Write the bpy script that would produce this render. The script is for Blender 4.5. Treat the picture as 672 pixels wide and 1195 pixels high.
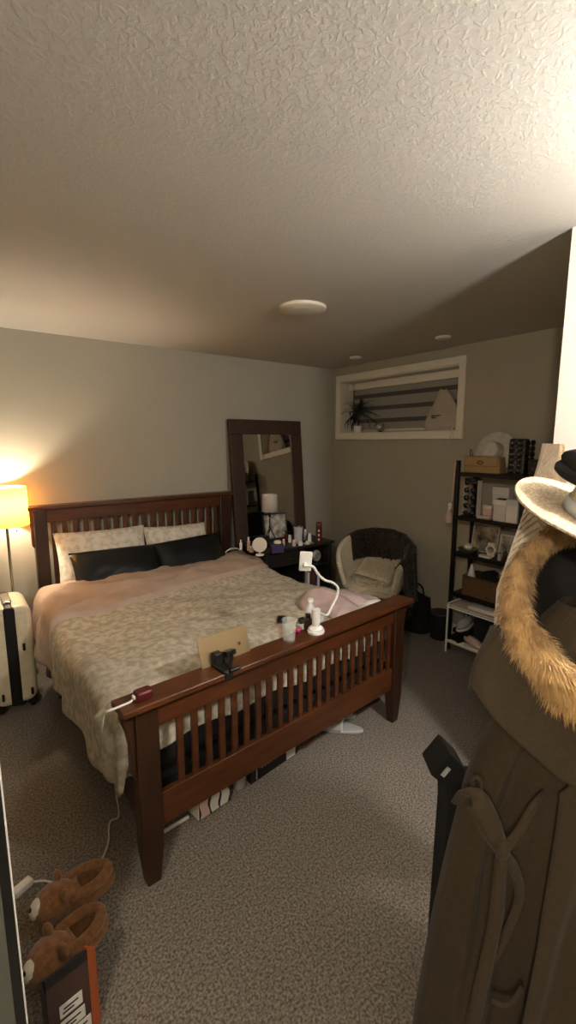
import bpy, bmesh, math, random
from mathutils import Vector as V, Matrix, Euler
for _o in list(bpy.data.objects): bpy.data.objects.remove(_o)
SC = bpy.context.scene; COL = SC.collection
random.seed(7)
R = math.radians

# ---------------------------------------------------------------- camera
FPX, CX, CY = 527.0, 336.0, 597.5
PITCH, YAW, EYE = math.atan(82/527.0), R(36.7), 1.65
F0 = V((math.sin(YAW), math.cos(YAW), 0)); RT = V((math.cos(YAW), -math.sin(YAW), 0)); UP = V((0, 0, 1))
FW = F0*math.cos(PITCH)-UP*math.sin(PITCH); UC = UP*math.cos(PITCH)+F0*math.sin(PITCH)
EY = V((0, 0, EYE))
cam = bpy.data.objects.new('camera', bpy.data.cameras.new('camera')); COL.objects.link(cam)
cam.data.sensor_fit = 'VERTICAL'; cam.data.sensor_height = 36; cam.data.lens = 36*FPX/1195
cam.data.clip_start = 0.02
m = Matrix((RT, UC, -FW)).transposed().to_4x4(); m.translation = EY; cam.matrix_world = m
SC.camera = cam
def at(x, y, X=None, Y=None, Z=None):          # a pixel of the photo to a point of the room on a known plane
    d = FW+RT*((x-CX)/FPX)+UC*((CY-y)/FPX)
    t = X/d.x if X is not None else Y/d.y if Y is not None else (Z-EYE)/d.z
    return EY+d*t

# ---------------------------------------------------------------- view, world, lights
SC.view_settings.view_transform = 'Standard'; SC.view_settings.look = 'None'
SC.view_settings.gamma = 1; SC.view_settings.use_curve_mapping = False
SC.view_settings.exposure = 1.22
w = bpy.data.worlds.new('world'); SC.world = w; w.use_nodes = True
w.node_tree.nodes['Background'].inputs[0].default_value = (0.9, 0.85, 0.75, 1)
w.node_tree.nodes['Background'].inputs[1].default_value = 0.006
HALL_POS = V((1.46, -0.08, 2.20)); HALL_L = 290.0; FILL_L = 225.0  # the last strength feeds the added globe behind the camera
LAMP_POWER = 18.0; LAMP_COL = (1.0, 0.88, 0.70)
def point(name, loc, power, col, rad):
    l = bpy.data.lights.new(name, 'POINT'); l.energy = power; l.color = col; l.shadow_soft_size = rad
    o = bpy.data.objects.new(name, l); COL.objects.link(o); o.location = loc

# ---------------------------------------------------------------- helpers
def hexc(h, k=1.0):
    h = h.lstrip('#'); c = [int(h[i:i+2], 16)/255 for i in (0, 2, 4)]
    return tuple(k*(x/12.92 if x <= .04045 else ((x+.055)/1.055)**2.4) for x in c)+(1,)
MATS = {}
def mat(name, c1, c2=None, rough=.6, metal=0, scale=20, bump=0, bscale=None, detail=4, stretch=(1, 1, 1), spec=.5,
        trans=0, ior=1.45, emit=None, estr=0, lo=.35, hi=.65, wave=False, sheen=0, translucent=0, alpha=1):
    mt = bpy.data.materials.new(name); mt.use_nodes = True; MATS[name] = mt
    nt = mt.node_tree; b = nt.nodes['Principled BSDF']; N = nt.nodes.new; L = nt.links.new
    b.inputs['Base Color'].default_value = hexc(c1); b.inputs['Roughness'].default_value = rough
    b.inputs['Metallic'].default_value = metal; b.inputs['Specular IOR Level'].default_value = spec
    b.inputs['Transmission Weight'].default_value = trans; b.inputs['IOR'].default_value = ior
    b.inputs['Sheen Weight'].default_value = sheen; b.inputs['Alpha'].default_value = alpha
    if emit: b.inputs['Emission Color'].default_value = hexc(emit); b.inputs['Emission Strength'].default_value = estr
    tc = N('ShaderNodeTexCoord'); mp = N('ShaderNodeMapping'); mp.inputs['Scale'].default_value = stretch
    L(tc.outputs['Object'], mp.inputs['Vector'])
    if c2:
        if wave:
            n = N('ShaderNodeTexWave'); n.inputs['Scale'].default_value = scale; n.inputs['Distortion'].default_value = 2.5
            n.inputs['Detail'].default_value = detail; out = n.outputs['Fac']
        else:
            n = N('ShaderNodeTexNoise'); n.inputs['Scale'].default_value = scale; n.inputs['Detail'].default_value = detail
            out = n.outputs['Fac']
        L(mp.outputs[0], n.inputs['Vector'])
        r = N('ShaderNodeValToRGB'); r.color_ramp.elements[0].position = lo; r.color_ramp.elements[1].position = hi
        r.color_ramp.elements[0].color = hexc(c1); r.color_ramp.elements[1].color = hexc(c2)
        L(out, r.inputs[0]); L(r.outputs[0], b.inputs['Base Color'])
    if bump:
        n2 = N('ShaderNodeTexNoise'); n2.inputs['Scale'].default_value = bscale or scale; n2.inputs['Detail'].default_value = 3
        L(mp.outputs[0], n2.inputs['Vector'])
        bp = N('ShaderNodeBump'); bp.inputs['Strength'].default_value = min(1, bump*20 if bump < .05 else 1)
        bp.inputs['Distance'].default_value = bump
        L(n2.outputs['Fac'], bp.inputs['Height']); L(bp.outputs[0], b.inputs['Normal'])
    if translucent:
        tr = N('ShaderNodeBsdfTranslucent'); tr.inputs[0].default_value = hexc(c1)
        mx = N('ShaderNodeMixShader'); mx.inputs[0].default_value = translucent
        L(b.outputs[0], mx.inputs[1]); L(tr.outputs[0], mx.inputs[2]); L(mx.outputs[0], nt.nodes['Material Output'].inputs[0])
    return mt

class MB:
    def __init__(s): s.v = []; s.f = []
    def add(s, vs, fs):
        k = len(s.v); s.v += [V(p) for p in vs]; s.f += [tuple(i+k for i in f) for f in fs]; return s
    def box(s, c, d, rot=None, taper=1.0):
        c = V(c); q = []
        for z in (-1, 1):
            t = taper if z > 0 else 1
            for x, y in ((-1, -1), (1, -1), (1, 1), (-1, 1)): q.append(V((x*d[0]/2*t, y*d[1]/2*t, z*d[2]/2)))
        if rot is not None:
            M = rot if isinstance(rot, Matrix) else Euler(rot).to_matrix(); q = [M @ p for p in q]
        return s.add([p+c for p in q], [(3, 2, 1, 0), (4, 5, 6, 7), (0, 1, 5, 4), (1, 2, 6, 5), (2, 3, 7, 6), (3, 0, 4, 7)])
    def tube(s, pts, r, n=8, cap=True, closed=False, sm=0, flat=1.0):
        pts = [V(p) for p in pts]
        if sm: pts = smooth(pts, sm, closed)
        m_ = len(pts); rr = r if isinstance(r, (list, tuple)) else [r]*m_
        if len(rr) != m_:
            rr = [rr[min(len(rr)-1, int(i/(m_-1)*(len(rr)-1)))]+(rr[min(len(rr)-1, int(i/(m_-1)*(len(rr)-1))+1)]-rr[min(len(rr)-1, int(i/(m_-1)*(len(rr)-1)))])*((i/(m_-1)*(len(rr)-1)) % 1) for i in range(m_)]
        k = len(s.v); up = None
        for i, p in enumerate(pts):
            a = pts[(i-1) % m_] if (closed or i > 0) else p; b = pts[(i+1) % m_] if (closed or i < m_-1) else p
            t = (b-a).normalized() if (b-a).length > 1e-9 else V((0, 0, 1))
            if up is None:
                up = t.orthogonal().normalized() if abs(t.z) > .9 else (V((0, 0, 1))-t*t.z).normalized()
            up = (up-t*up.dot(t)).normalized(); sd = t.cross(up)
            for j in range(n):
                an = 2*math.pi*j/n; s.v.append(p+up*(math.cos(an)*rr[i]*flat)+sd*(math.sin(an)*rr[i]))
        for i in range(m_ if closed else m_-1):
            i2 = (i+1) % m_
            for j in range(n):
                j2 = (j+1) % n; s.f.append((k+i*n+j, k+i*n+j2, k+i2*n+j2, k+i2*n+j))
        if cap and not closed:
            s.f.append(tuple(k+j for j in reversed(range(n)))); s.f.append(tuple(k+(m_-1)*n+j for j in range(n)))
        return s
    def cyl(s, p0, p1, r0, r1=None, n=24): return s.tube([p0, p1], [r0, r0 if r1 is None else r1], n)
    def lathe(s, c, prof, n=28, M=None, cap=True):
        c = V(c); k = len(s.v)
        for r, z in prof:
            for j in range(n):
                a = 2*math.pi*j/n; p = V((r*math.cos(a), r*math.sin(a), z)); s.v.append(c+(M @ p if M else p))
        for i in range(len(prof)-1):
            for j in range(n):
                j2 = (j+1) % n; s.f.append((k+i*n+j, k+i*n+j2, k+(i+1)*n+j2, k+(i+1)*n+j))
        if cap:
            s.f.append(tuple(k+j for j in reversed(range(n)))); s.f.append(tuple(k+(len(prof)-1)*n+j for j in range(n)))
        return s
    def ball(s, c, r, n=16, M=None):
        rr = r if isinstance(r, (tuple, list)) else (r, r, r); k = len(s.v); c = V(c); mm = n//2
        for i in range(mm+1):
            t = math.pi*(i+.0)/mm
            for j in range(n):
                a = 2*math.pi*j/n
                p = V((rr[0]*math.sin(t)*math.cos(a), rr[1]*math.sin(t)*math.sin(a), rr[2]*math.cos(t))); s.v.append(c+(M @ p if M else p))
        for i in range(mm):
            for j in range(n):
                j2 = (j+1) % n; s.f.append((k+i*n+j, k+(i+1)*n+j, k+(i+1)*n+j2, k+i*n+j2))
        return s
    def grid(s, fn, nu, nv, wrap=False):
        k = len(s.v)
        for i in range(nv+1):
            for j in range(nu+(0 if wrap else 1)): s.v.append(V(fn(j/nu, i/nv)))
        w_ = nu if wrap else nu+1
        for i in range(nv):
            for j in range(nu):
                j2 = (j+1) % w_; s.f.append((k+i*w_+j, k+i*w_+j2, k+(i+1)*w_+j2, k+(i+1)*w_+j))
        return s
    def prism(s, pts, fr, to):   # planar outline points, extruded from offset vector fr to offset vector to
        n = len(pts); fr = V(fr); to = V(to)
        return s.add([V(p)+fr for p in pts]+[V(p)+to for p in pts], [tuple(reversed(range(n))), tuple(range(n, 2*n))]+[(i, (i+1) % n, n+(i+1) % n, n+i) for i in range(n)])
    def build(s, name, mt, parent=None, bevel=0, smooth_=True, solid=0, sub=0, loc=None, merge=False, seg=2, rot=None):
        me = bpy.data.meshes.new(name); o = bpy.data.objects.new(name, me); COL.objects.link(o)
        org = V((0, 0, 0))
        if parent is None and loc is None:
            xs = [p for p in s.v]; org = V((sum(p.x for p in xs)/len(xs), sum(p.y for p in xs)/len(xs), min(p.z for p in xs)))
        elif parent is None: org = V(loc)
        pl = parent_world(parent)
        vs = [pl @ p if parent is not None else p-org for p in s.v]
        me.from_pydata([tuple(p) for p in vs], [], s.f)
        if merge:
            b = bmesh.new(); b.from_mesh(me); bmesh.ops.remove_doubles(b, verts=b.verts, dist=1e-5); b.to_mesh(me); b.free()
        b = bmesh.new(); b.from_mesh(me); bmesh.ops.recalc_face_normals(b, faces=b.faces); b.to_mesh(me); b.free()
        if smooth_:
            for p in me.polygons: p.use_smooth = True
            me.set_sharp_from_angle(angle=R(38))
        me.materials.append(mt if not isinstance(mt, str) else MATS[mt])
        if parent is not None: o.parent = parent
        else: o.location = org
        if solid:
            q = o.modifiers.new('solidify', 'SOLIDIFY'); q.thickness = solid; q.offset = 0
        if bevel:
            q = o.modifiers.new('bevel', 'BEVEL'); q.width = bevel; q.segments = seg; q.limit_method = 'ANGLE'; q.angle_limit = R(40); q.harden_normals = False
        if sub:
            q = o.modifiers.new('subsurf', 'SUBSURF'); q.levels = sub; q.render_levels = sub
        return o
def parent_world(p):          # inverse of the parent's chain of plain transforms
    M = Matrix.Identity(4)
    while p is not None:
        M = M @ Matrix.Identity(4); M = (Matrix.Translation(p.location) @ p.rotation_euler.to_matrix().to_4x4()).inverted() if p.parent is None else (Matrix.Translation(p.location) @ p.rotation_euler.to_matrix().to_4x4()).inverted() @ parent_world(p.parent)
        return M
    return M
def smooth(pts, k, closed=False):
    out = []; n = len(pts)
    for i in range(n if closed else n-1):
        g = lambda j: pts[j % n] if closed else pts[max(0, min(n-1, j))]
        a, b, c, d = g(i-1), g(i), g(i+1), g(i+2)
        for q in range(k):
            t = q/k; out.append(.5*((2*b)+(c-a)*t+(2*a-5*b+4*c-d)*t*t+(3*b-a-3*c+d)*t**3))
    if not closed: out.append(pts[-1])
    return out
def tag(o, label, cat=None, group=None, kind=None):
    if label: o['label'] = label
    if cat: o['category'] = cat
    if group: o['group'] = group
    if kind: o['kind'] = kind
    return o
def thing(name, label, cat, loc=(0, 0, 0), rz=0, group=None):
    o = bpy.data.objects.new(name, None); COL.objects.link(o); o.location = loc; o.rotation_euler = (0, 0, rz)
    o.empty_display_size = .05
    return tag(o, label, cat, group)
def dup(root, loc, rz=0, label=None, group=None, rot=None, scale=None):
    r = root.copy(); COL.objects.link(r); r.location = loc; r.rotation_euler = rot or (0, 0, rz)
    if scale: r.scale = (scale,)*3
    if label: r['label'] = label
    if group: r['group'] = group
    for ch in list(root.children):
        c = ch.copy(); COL.objects.link(c); c.parent = r
        for g in ch.children:
            d = g.copy(); COL.objects.link(d); d.parent = c
    return r
def struct(name, mb, mt, **k):
    o = mb.build(name, mt, **k); o['kind'] = 'structure'; return o
def lerp(a, b, t): return a+(b-a)*t
def fbm(x, y, s=0):
    return (math.sin(x*1.7+s)+math.sin(y*2.3+s*1.3+x*.7)+.5*math.sin(x*4.1-y*3.7+s*2)+.3*math.sin(x*7.9+y*6.1+s*3.1))/2.8

# ---------------------------------------------------------------- materials
mat('wall_paint', '#9b9586', '#9d9788', rough=.85, scale=3, bump=.0012, bscale=60, spec=.2)
mat('white_paint', '#d2cdc0', rough=.55, spec=.3)
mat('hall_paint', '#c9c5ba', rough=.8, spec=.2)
mat('carpet', '#585149', '#928a81', rough=1, scale=120, detail=6, bump=.012, bscale=130, spec=.05, lo=.36, hi=.66)
mat('wood', '#3d1f0d', '#593117', rough=.35, scale=2.2, detail=4, stretch=(2, 14, 14), lo=.3, hi=.75, spec=.5)
mat('wood_dark', '#27150a', '#371f0f', rough=.4, scale=2.2, stretch=(14, 14, 2), lo=.3, hi=.75)
mat('black_wood', '#141110', '#1c1815', rough=.45, scale=8)
mat('black_metal', '#0e0d0d', rough=.45, metal=.3)
mat('chrome', '#b5b2ac', rough=.2, metal=1)
mat('mirror_glass', '#d8d8d4', rough=.02, metal=1)
mat('mirror_frame', '#2e1d12', '#372417', rough=.55, scale=30, bump=.0015)
mat('duvet', '#a09885', '#bfb7a5', rough=.9, scale=30, detail=6, bump=.004, bscale=22, lo=.40, hi=.60, spec=.1)
mat('pink_fabric', '#a59080', '#ac9888', rough=.9, scale=6, bump=.003, bscale=14, spec=.1)
mat('sheet', '#cdbfac', rough=.9, spec=.1)
mat('pillow_print', '#b0a897', '#cac2b3', rough=.9, scale=28, detail=6, bump=.002, lo=.38, hi=.56, spec=.1)
mat('black_satin', '#0b0d0d', '#101313', rough=.33, scale=4, bump=.002, bscale=9, spec=.6)
mat('charcoal_fabric', '#0d0c0c', rough=.95)
mat('shade', '#e4c07a', rough=.9, translucent=.65)
mat('shade_off', '#b7b0a6', rough=.9)
mat('bulb', '#ffffff', emit='#ffe0b0', estr=8)
mat('cream_shell', '#c9bda2', '#bdb197', rough=.35, scale=30)
mat('black_plastic', '#121212', rough=.4)
mat('white_plastic', '#d9d6cf', rough=.35)
mat('grey_panel', '#5b5d55', rough=.5)
mat('cream_fur', '#cabfa6', '#b3a68c', rough=1, scale=60, bump=.01, bscale=90, sheen=.4)
mat('brown_fur', '#1d130d', '#33241a', rough=1, scale=50, bump=.012, bscale=80, sheen=.2)
mat('coat_wool', '#393126', '#403629', rough=.95, scale=120, bump=.0006, spec=.1, sheen=.05)
mat('coat_olive', '#221d16', '#272119', rough=.95, scale=120, spec=.1, sheen=.05)
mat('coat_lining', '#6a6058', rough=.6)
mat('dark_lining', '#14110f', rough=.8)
mat('fur_trim', '#8a6840', '#cfa870', rough=.9, scale=30, lo=.3, hi=.7, spec=.2, sheen=.3)
mat('knit', '#d9cbb8', '#cdbda8', rough=.95, scale=120, bump=.002, bscale=160, spec=.1)
mat('straw', '#bcab90', '#94836b', rough=.8, scale=160, detail=2, bump=.002, bscale=220, lo=.35, hi=.6)
mat('tan_leather', '#8f7750', rough=.5)
mat('white_felt', '#bdb7ab', '#aaa497', rough=.95, scale=30)
mat('glass', '#dfe4dd', rough=.05, alpha=.20, spec=1)
mat('thin_plastic', '#e6e8e6', rough=.08, alpha=.38, spec=1)
mat('window_glass', '#0c0e10', rough=.05, spec=.6)
mat('dark_lens', '#050505', rough=.08, spec=1)
mat('blind_fabric', '#77756f', rough=.9)
mat('blind_sheer', '#4b4a46', rough=.9)
mat('leaf', '#1a1f16', '#2a2f1f', rough=.6, scale=20)
mat('silver', '#d8d8d8', rough=.06, metal=1)
mat('dust_bag', '#a39a8b', '#aaa192', rough=.95, scale=8, bump=.003, bscale=14)
mat('print_red', '#7a3b38', rough=.8); mat('print_dark', '#2a2422', rough=.8)
mat('gold_tablet', '#9c8765', rough=.38, metal=.75)
mat('maroon', '#4c1417', rough=.35)
mat('slipper_brown', '#6e4826', '#865c34', rough=1, scale=60, bump=.006, bscale=120, sheen=.3)
mat('slipper_dark', '#4e3116', '#5e3d20', rough=1, scale=60)
mat('white_fur', '#ded7c8', '#cec6b4', rough=1, scale=60, bump=.004, bscale=120)
mat('bag_brown', '#3a2822', '#44302a', rough=.5, scale=10)
mat('orange', '#b45a28', rough=.6)
mat('paper_white', '#c7c4bd', rough=.8)
mat('grey_white', '#a5a6a4', rough=.6)
mat('pink_pale', '#bfa39a', rough=.7)
mat('pink_throw', '#a08a86', '#b39d98', rough=.95, scale=10, bump=.004, bscale=25)
mat('pink_hot', '#b02a66', rough=.5)
mat('amber', '#4a2214', rough=.2, spec=.7)
mat('basket', '#3c2917', '#5c432a', rough=.85, scale=60, wave=True, bump=.004, bscale=70, detail=1)
mat('photo_a', '#2c2a26', '#9a948a', rough=.3, scale=14)
mat('photo_b', '#5a5650', '#bdb6aa', rough=.3, scale=18)
mat('purple', '#3a3152', rough=.4)
mat('silver_frame', '#8f8a80', rough=.35, metal=.7)
mat('cream_box', '#c8c0ae', rough=.7)
mat('green_dark', '#26301f', rough=.8)
mat('red_brown', '#5a2f22', rough=.7)
# ================================================================ SETTING
WA, WB, CE = 3.71, 3.36, 2.41
XL, YB = -1.3, -1.7
CWX, CWY = 1.87, 0.80
struct('floor', MB().box(((XL+WB)/2, (YB+WA)/2, -.05), (WB-XL+.4, WA-YB+.4, .1)), 'carpet')
def ceiling_mat():
    mt = mat('ceiling_plaster', '#bcb9b1', rough=.9, spec=.1); nt = mt.node_tree; N = nt.nodes.new; L = nt.links.new
    b = nt.nodes['Principled BSDF']; tc = N('ShaderNodeTexCoord')
    v = N('ShaderNodeTexNoise'); v.inputs['Scale'].default_value = 66; v.inputs['Detail'].default_value = 2.5; v.inputs['Distortion'].default_value = .7
    L(tc.outputs['Object'], v.inputs['Vector'])
    r = N('ShaderNodeValToRGB'); r.color_ramp.elements[0].position = .48; r.color_ramp.elements[1].position = .60
    L(v.outputs['Fac'], r.inputs[0])
    bp = N('ShaderNodeBump'); bp.inputs['Strength'].default_value = .28; bp.inputs['Distance'].default_value = .0014
    L(r.outputs[0], bp.inputs['Height']); L(bp.outputs[0], b.inputs['Normal']); return mt
ceiling_mat()
struct('ceiling', MB().box(((XL+WB)/2, (YB+WA)/2, CE+.05), (WB-XL+.4, WA-YB+.4, .1)), 'ceiling_plaster')
struct('wall_back', MB().box(((XL+WB)/2, WA+.15, CE/2), (WB-XL+.7, .3, CE)), 'wall_paint')
WY0, WY1, WZ0, WZ1 = 2.19, 3.57, 1.735, 2.265    # window opening in the right wall
mb = MB()
mb.box((WB+.15, (WY0+CWY)/2, CE/2), (.3, WY0-CWY, CE)); mb.box((WB+.15, (WY1+WA)/2, CE/2), (.3, WA-WY1, CE))
mb.box((WB+.15, (WY0+WY1)/2, WZ0/2), (.3, WY1-WY0, WZ0)); mb.box((WB+.15, (WY0+WY1)/2, (WZ1+CE)/2), (.3, WY1-WY0, CE-WZ1))
struct('wall_right', mb, 'wall_paint', smooth_=False)
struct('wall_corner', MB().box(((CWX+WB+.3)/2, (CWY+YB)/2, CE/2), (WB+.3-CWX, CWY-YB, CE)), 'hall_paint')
struct('wall_left', MB().box((XL-.1, (YB+WA)/2, CE/2), (.2, WA-YB+.4, CE)), 'wall_paint')
struct('wall_front', MB().box(((XL+CWX)/2, YB-.1, CE/2), (CWX-XL+.4, .2, CE)), 'wall_paint')
struct('baseboard_back', MB().box(((XL+WB)/2, WA-.007, .05), (WB-XL, .014, .10)), 'white_paint', bevel=.004)
struct('baseboard_right', MB().box((WB-.007, (CWY+WA)/2, .05), (.014, WA-CWY-.03, .10)), 'white_paint', bevel=.004)
# window: casing, lining, sash, glass
mb = MB(); T = .062; x = WB-.011
mb.box((x, (WY0+WY1)/2, WZ1+T/2), (.022, WY1-WY0+2*T, T)); mb.box((x, (WY0+WY1)/2, WZ0-T/2), (.022, WY1-WY0+2*T, T))
mb.box((x, WY0-T/2, (WZ0+WZ1)/2), (.022, T, WZ1-WZ0)); mb.box((x, WY1+T/2, (WZ0+WZ1)/2), (.022, T, WZ1-WZ0))
struct('trim_1', mb, 'white_paint', bevel=.003)
win = MB(); X1 = WB+.24; f = .045
for (yc, zc, dy, dz) in (((WY0+WY1)/2, WZ1-f/2, WY1-WY0, f), ((WY0+WY1)/2, WZ0+f/2, WY1-WY0, f), (WY0+f/2, (WZ0+WZ1)/2, f, WZ1-WZ0), (WY1-f/2, (WZ0+WZ1)/2, f, WZ1-WZ0), ((WY0+WY1)/2, (WZ0+WZ1)/2, f, WZ1-WZ0)):
    win.box((X1, yc, zc), (.06, dy, dz))
wo = struct('window_1', win, 'white_paint', bevel=.003)
MB().box((X1+.01, (WY0+WY1)/2, (WZ0+WZ1)/2), (.008, WY1-WY0, WZ1-WZ0)).build('glass_pane', 'window_glass', wo)
ln = MB()
ln.box((WB+.12, (WY0+WY1)/2, WZ0+.004), (.24, WY1-WY0, .008)); ln.box((WB+.12, (WY0+WY1)/2, WZ1-.004), (.24, WY1-WY0, .008))
ln.box((WB+.12, WY0+.004, (WZ0+WZ1)/2), (.24, .008, WZ1-WZ0)); ln.box((WB+.12, WY1-.004, (WZ0+WZ1)/2), (.24, .008, WZ1-WZ0))
struct('trim_2', ln, 'white_paint')
# striped roller blind
bl = thing('roller_blind', 'grey striped day and night roller blind in the high window', 'blind', (WB+.17, (WY0+WY1)/2, WZ1-.08))
MB().box((WB+.165, (WY0+WY1)/2, WZ1-.045), (.07, WY1-WY0-.03, .07)).build('cassette', 'white_paint', bl, bevel=.008)
def blind_mat():
    mt = mat('blind_stripes', '#8a8881', rough=.9); nt = mt.node_tree; N = nt.nodes.new; L = nt.links.new
    tc = N('ShaderNodeTexCoord'); sp = N('ShaderNodeSeparateXYZ'); L(tc.outputs['Object'], sp.inputs[0])
    a = N('ShaderNodeMath'); a.operation = 'MULTIPLY_ADD'; a.inputs[1].default_value = 1/.125; a.inputs[2].default_value = 10.42; L(sp.outputs['Z'], a.inputs[0])
    fr = N('ShaderNodeMath'); fr.operation = 'FRACT'; L(a.outputs[0], fr.inputs[0])
    g = N('ShaderNodeMath'); g.operation = 'GREATER_THAN'; g.inputs[1].default_value = .68; L(fr.outputs[0], g.inputs[0])
    mx = N('ShaderNodeMix'); mx.data_type = 'RGBA'; mx.inputs['A'].default_value = hexc('#8a8881'); mx.inputs['B'].default_value = hexc('#4e4c46')
    L(g.outputs[0], mx.inputs['Factor']); L(mx.outputs['Result'], nt.nodes['Principled BSDF'].inputs['Base Color'])
blind_mat()
MB().box((WB+.165, (WY0+WY1)/2+.02, (WZ0+WZ1)/2-.02), (.003, WY1-WY0-.10, WZ1-WZ0-.09)).build('fabric', 'blind_stripes', bl)
MB().box((WB+.165, (WY0+WY1)/2+.02, WZ0+.03), (.02, WY1-WY0-.10, .022)).build('bottom_rail', 'white_paint', bl, bevel=.004)
MB().tube([(WB+.13, WY1-.05, WZ1-.05), (WB+.128, WY1-.05, WZ0+.12), (WB+.135, WY1-.05, WZ0+.10), (WB+.14, WY1-.05, WZ1-.05)], .003, 6).build('chain', 'black_plastic', bl)
MB().box((WB+.10, WY1-.045, WZ1-.055), (.05, .03, .07)).build('bracket', 'white_plastic', bl, bevel=.006)
# ceiling fixtures
cl = thing('ceiling_light', 'round white flush ceiling light, switched off', 'ceiling light', (1.70, 2.14, CE))
MB().lathe((1.70, 2.14, CE-.022), [(.10, 0), (.118, .001), (.132, .008), (.135, .022)], 48).build('rim', 'cream_box', cl)
MB().lathe((1.70, 2.14, CE-.026), [(.0, 0), (.06, .0005), (.098, .003), (.104, .006)], 48).build('diffuser', 'paper_white', cl)
for i, (x, y, t_) in enumerate(((3.05, 3.06, 'small round white recessed downlight near the back corner of the ceiling'), (2.985, 2.10, 'small round white recessed downlight above the right end of the window'))):
    s = thing('downlight', t_, 'ceiling light', (x, y, CE), group='small ceiling downlights')
    MB().lathe((x, y, CE-.016), [(.030, .0), (.048, .002), (.055, .009), (.058, .016)], 32).build('trim_ring', 'white_plastic', s)
    MB().lathe((x, y, CE-.015), [(.0, .002), (.02, .0), (.031, .001), (.031, .01)], 24).build('lens', 'cream_box', s)
hl = thing('hall_pendant', 'round glowing hall light hanging from the ceiling on a short stem', 'ceiling light', (HALL_POS.x, HALL_POS.y, CE))
MB().lathe((HALL_POS.x, HALL_POS.y, CE-.02), [(.05, 0), (.06, .005), (.06, .02)], 24).build('ceiling_plate', 'chrome', hl)
MB().cyl((HALL_POS.x, HALL_POS.y, CE-.1), (HALL_POS.x, HALL_POS.y, CE-.02), .012).build('stem', 'chrome', hl)

# ================================================================ BED
FL, FR_, HL, HR = V((.475, 1.50, 0)), V((1.985, 1.62, 0)), V((.47, 3.56, 0)), V((1.95, 3.60, 0))
bed = thing('bed', 'wide brown wooden slatted bed frame with tall headboard and footboard', 'bed', (1.2, 2.5, 0))
def frame_pts(a, b):
    d = (b-a); L_ = d.length; d = d.normalized(); n = V((-d.y, d.x, 0)); return d, n, L_
def board(a, b, zc, top_rail, cap_h, low_z, low_h, nsl, front):
    d, n, L_ = frame_pts(a, b); M = Matrix((d, n, UP)).transposed()
    P = lambda u, v, z: a+d*u+n*v+UP*z
    nm = 'headboard' if front else 'footboard'
    rail = MB(); rail.box(P(L_/2, 0, zc-cap_h-top_rail/2), (L_-.06, .03, top_rail), M)
    ro = rail.build(nm+'_top_rail', 'wood', bed, bevel=.003)
    MB().box(P(L_/2, 0, zc-cap_h/2), (L_+.19, .115, cap_h), M).build(nm+'_cap', 'wood', bed, bevel=.006)
    MB().box(P(L_/2, 0, low_z+low_h/2), (L_-.06, .028, low_h), M).build(nm+'_bottom_rail', 'wood', bed, bevel=.003)
    sl = MB(); z0, z1 = low_z+low_h-.005, zc-cap_h-top_rail+.005
    for i in range(nsl):
        u = (.085 if front else .135)+(L_-(.17 if front else .20))*(i+.0)/(nsl-1)
        s_ = MB().box(P(u, 0, (z0+z1)/2), (.026 if not front else .034, .016, z1-z0), M); s_.build('slat', 'wood', bed, bevel=.002)
    for s, p in ((0, 0.0), (1, L_)):
        z = zc-cap_h
        po = MB(); c = P(p, 0, 0)
        po.box(P(p, 0, (z+.14)/2+.0), (.08, .055, z-.14), M) if False else None
        q = []
        for zz, wd, dp in ((0, .052, .045), (.16, .085, .058), (z, .085, .058)):
            q += [P(p+sx*wd/2, sy*dp/2, zz) for sx, sy in ((-1, -1), (1, -1), (1, 1), (-1, 1))]
        po.add(q, [(3, 2, 1, 0), (8, 9, 10, 11)]+[(r_*4+i, r_*4+(i+1) % 4, r_*4+4+(i+1) % 4, r_*4+4+i) for r_ in (0, 1) for i in range(4)])
        po.build('post', 'wood_dark', bed, bevel=.004)
        sg = -1 if s == 0 else 1   # curved corbel on the outer side of each post
        out = [P(p+sg*.042, 0, z), P(p+sg*.088, 0, z), P(p+sg*.086, 0, z-.035), P(p+sg*.070, 0, z-.08), P(p+sg*.060, 0, z-.14), P(p+sg*.060, 0, z-.25), P(p+sg*.052, 0, z-.265), P(p+sg*.042, 0, z-.27)]
        MB().prism(out, n*-.018, n*.018).build('corbel', 'wood_dark' if not front else 'wood', bed, bevel=.003)
board(FL, FR_, .752, .10, .026, .215, .135, 22, False)
board(HL, HR, 1.205, .095, .026, .42, .12, 19, True)
for a, b in ((FL+V((-.0, .04, 0)), HL+V((0, -.03, 0))), (FR_+V((0, .04, 0)), HR+V((0, -.03, 0)))):
    d, n, L_ = frame_pts(a, b); M = Matrix((d, n, UP)).transposed()
    MB().box((a+b)/2+UP*.27, (L_, .028, .14), M).build('side_rail', 'wood_dark', bed, bevel=.003)
def quad(u, v, z, ins=0):    # u across, v foot to head, inside the four posts
    a = FL.lerp(FR_, u); b = HL.lerp(HR, u); p = a.lerp(b, v); return V((p.x, p.y, z))
bx = MB()
for z0, z1 in ((.20, .36),):
    q = [quad(.03, .03, z0), quad(.97, .03, z0), quad(.97, .97, z0), quad(.03, .97, z0)]
    bx.prism(q, (0, 0, 0), (0, 0, z1-z0))
tag(bx.build('box_spring', 'charcoal_fabric', bevel=.02), 'black box spring under the mattress, seen between the footboard slats', 'bed base')
q = [quad(.025, .035, .36), quad(.975, .035, .36), quad(.975, .965, .36), quad(.025, .965, .36)]
mt_ = MB().prism(q, (0, 0, 0), (0, 0, .20)).build('mattress', 'charcoal_fabric', bevel=.05, seg=4)
tag(mt_, 'dark sided mattress on the bed frame under the duvet', 'mattress')
q = [quad(.022, .72, .47), quad(.978, .72, .47), quad(.978, .968, .47), quad(.022, .968, .47)]
MB().prism(q, (0, 0, 0), (0, 0, .105)).build('fitted_sheet', 'sheet', mt_, bevel=.05, seg=4)
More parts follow.
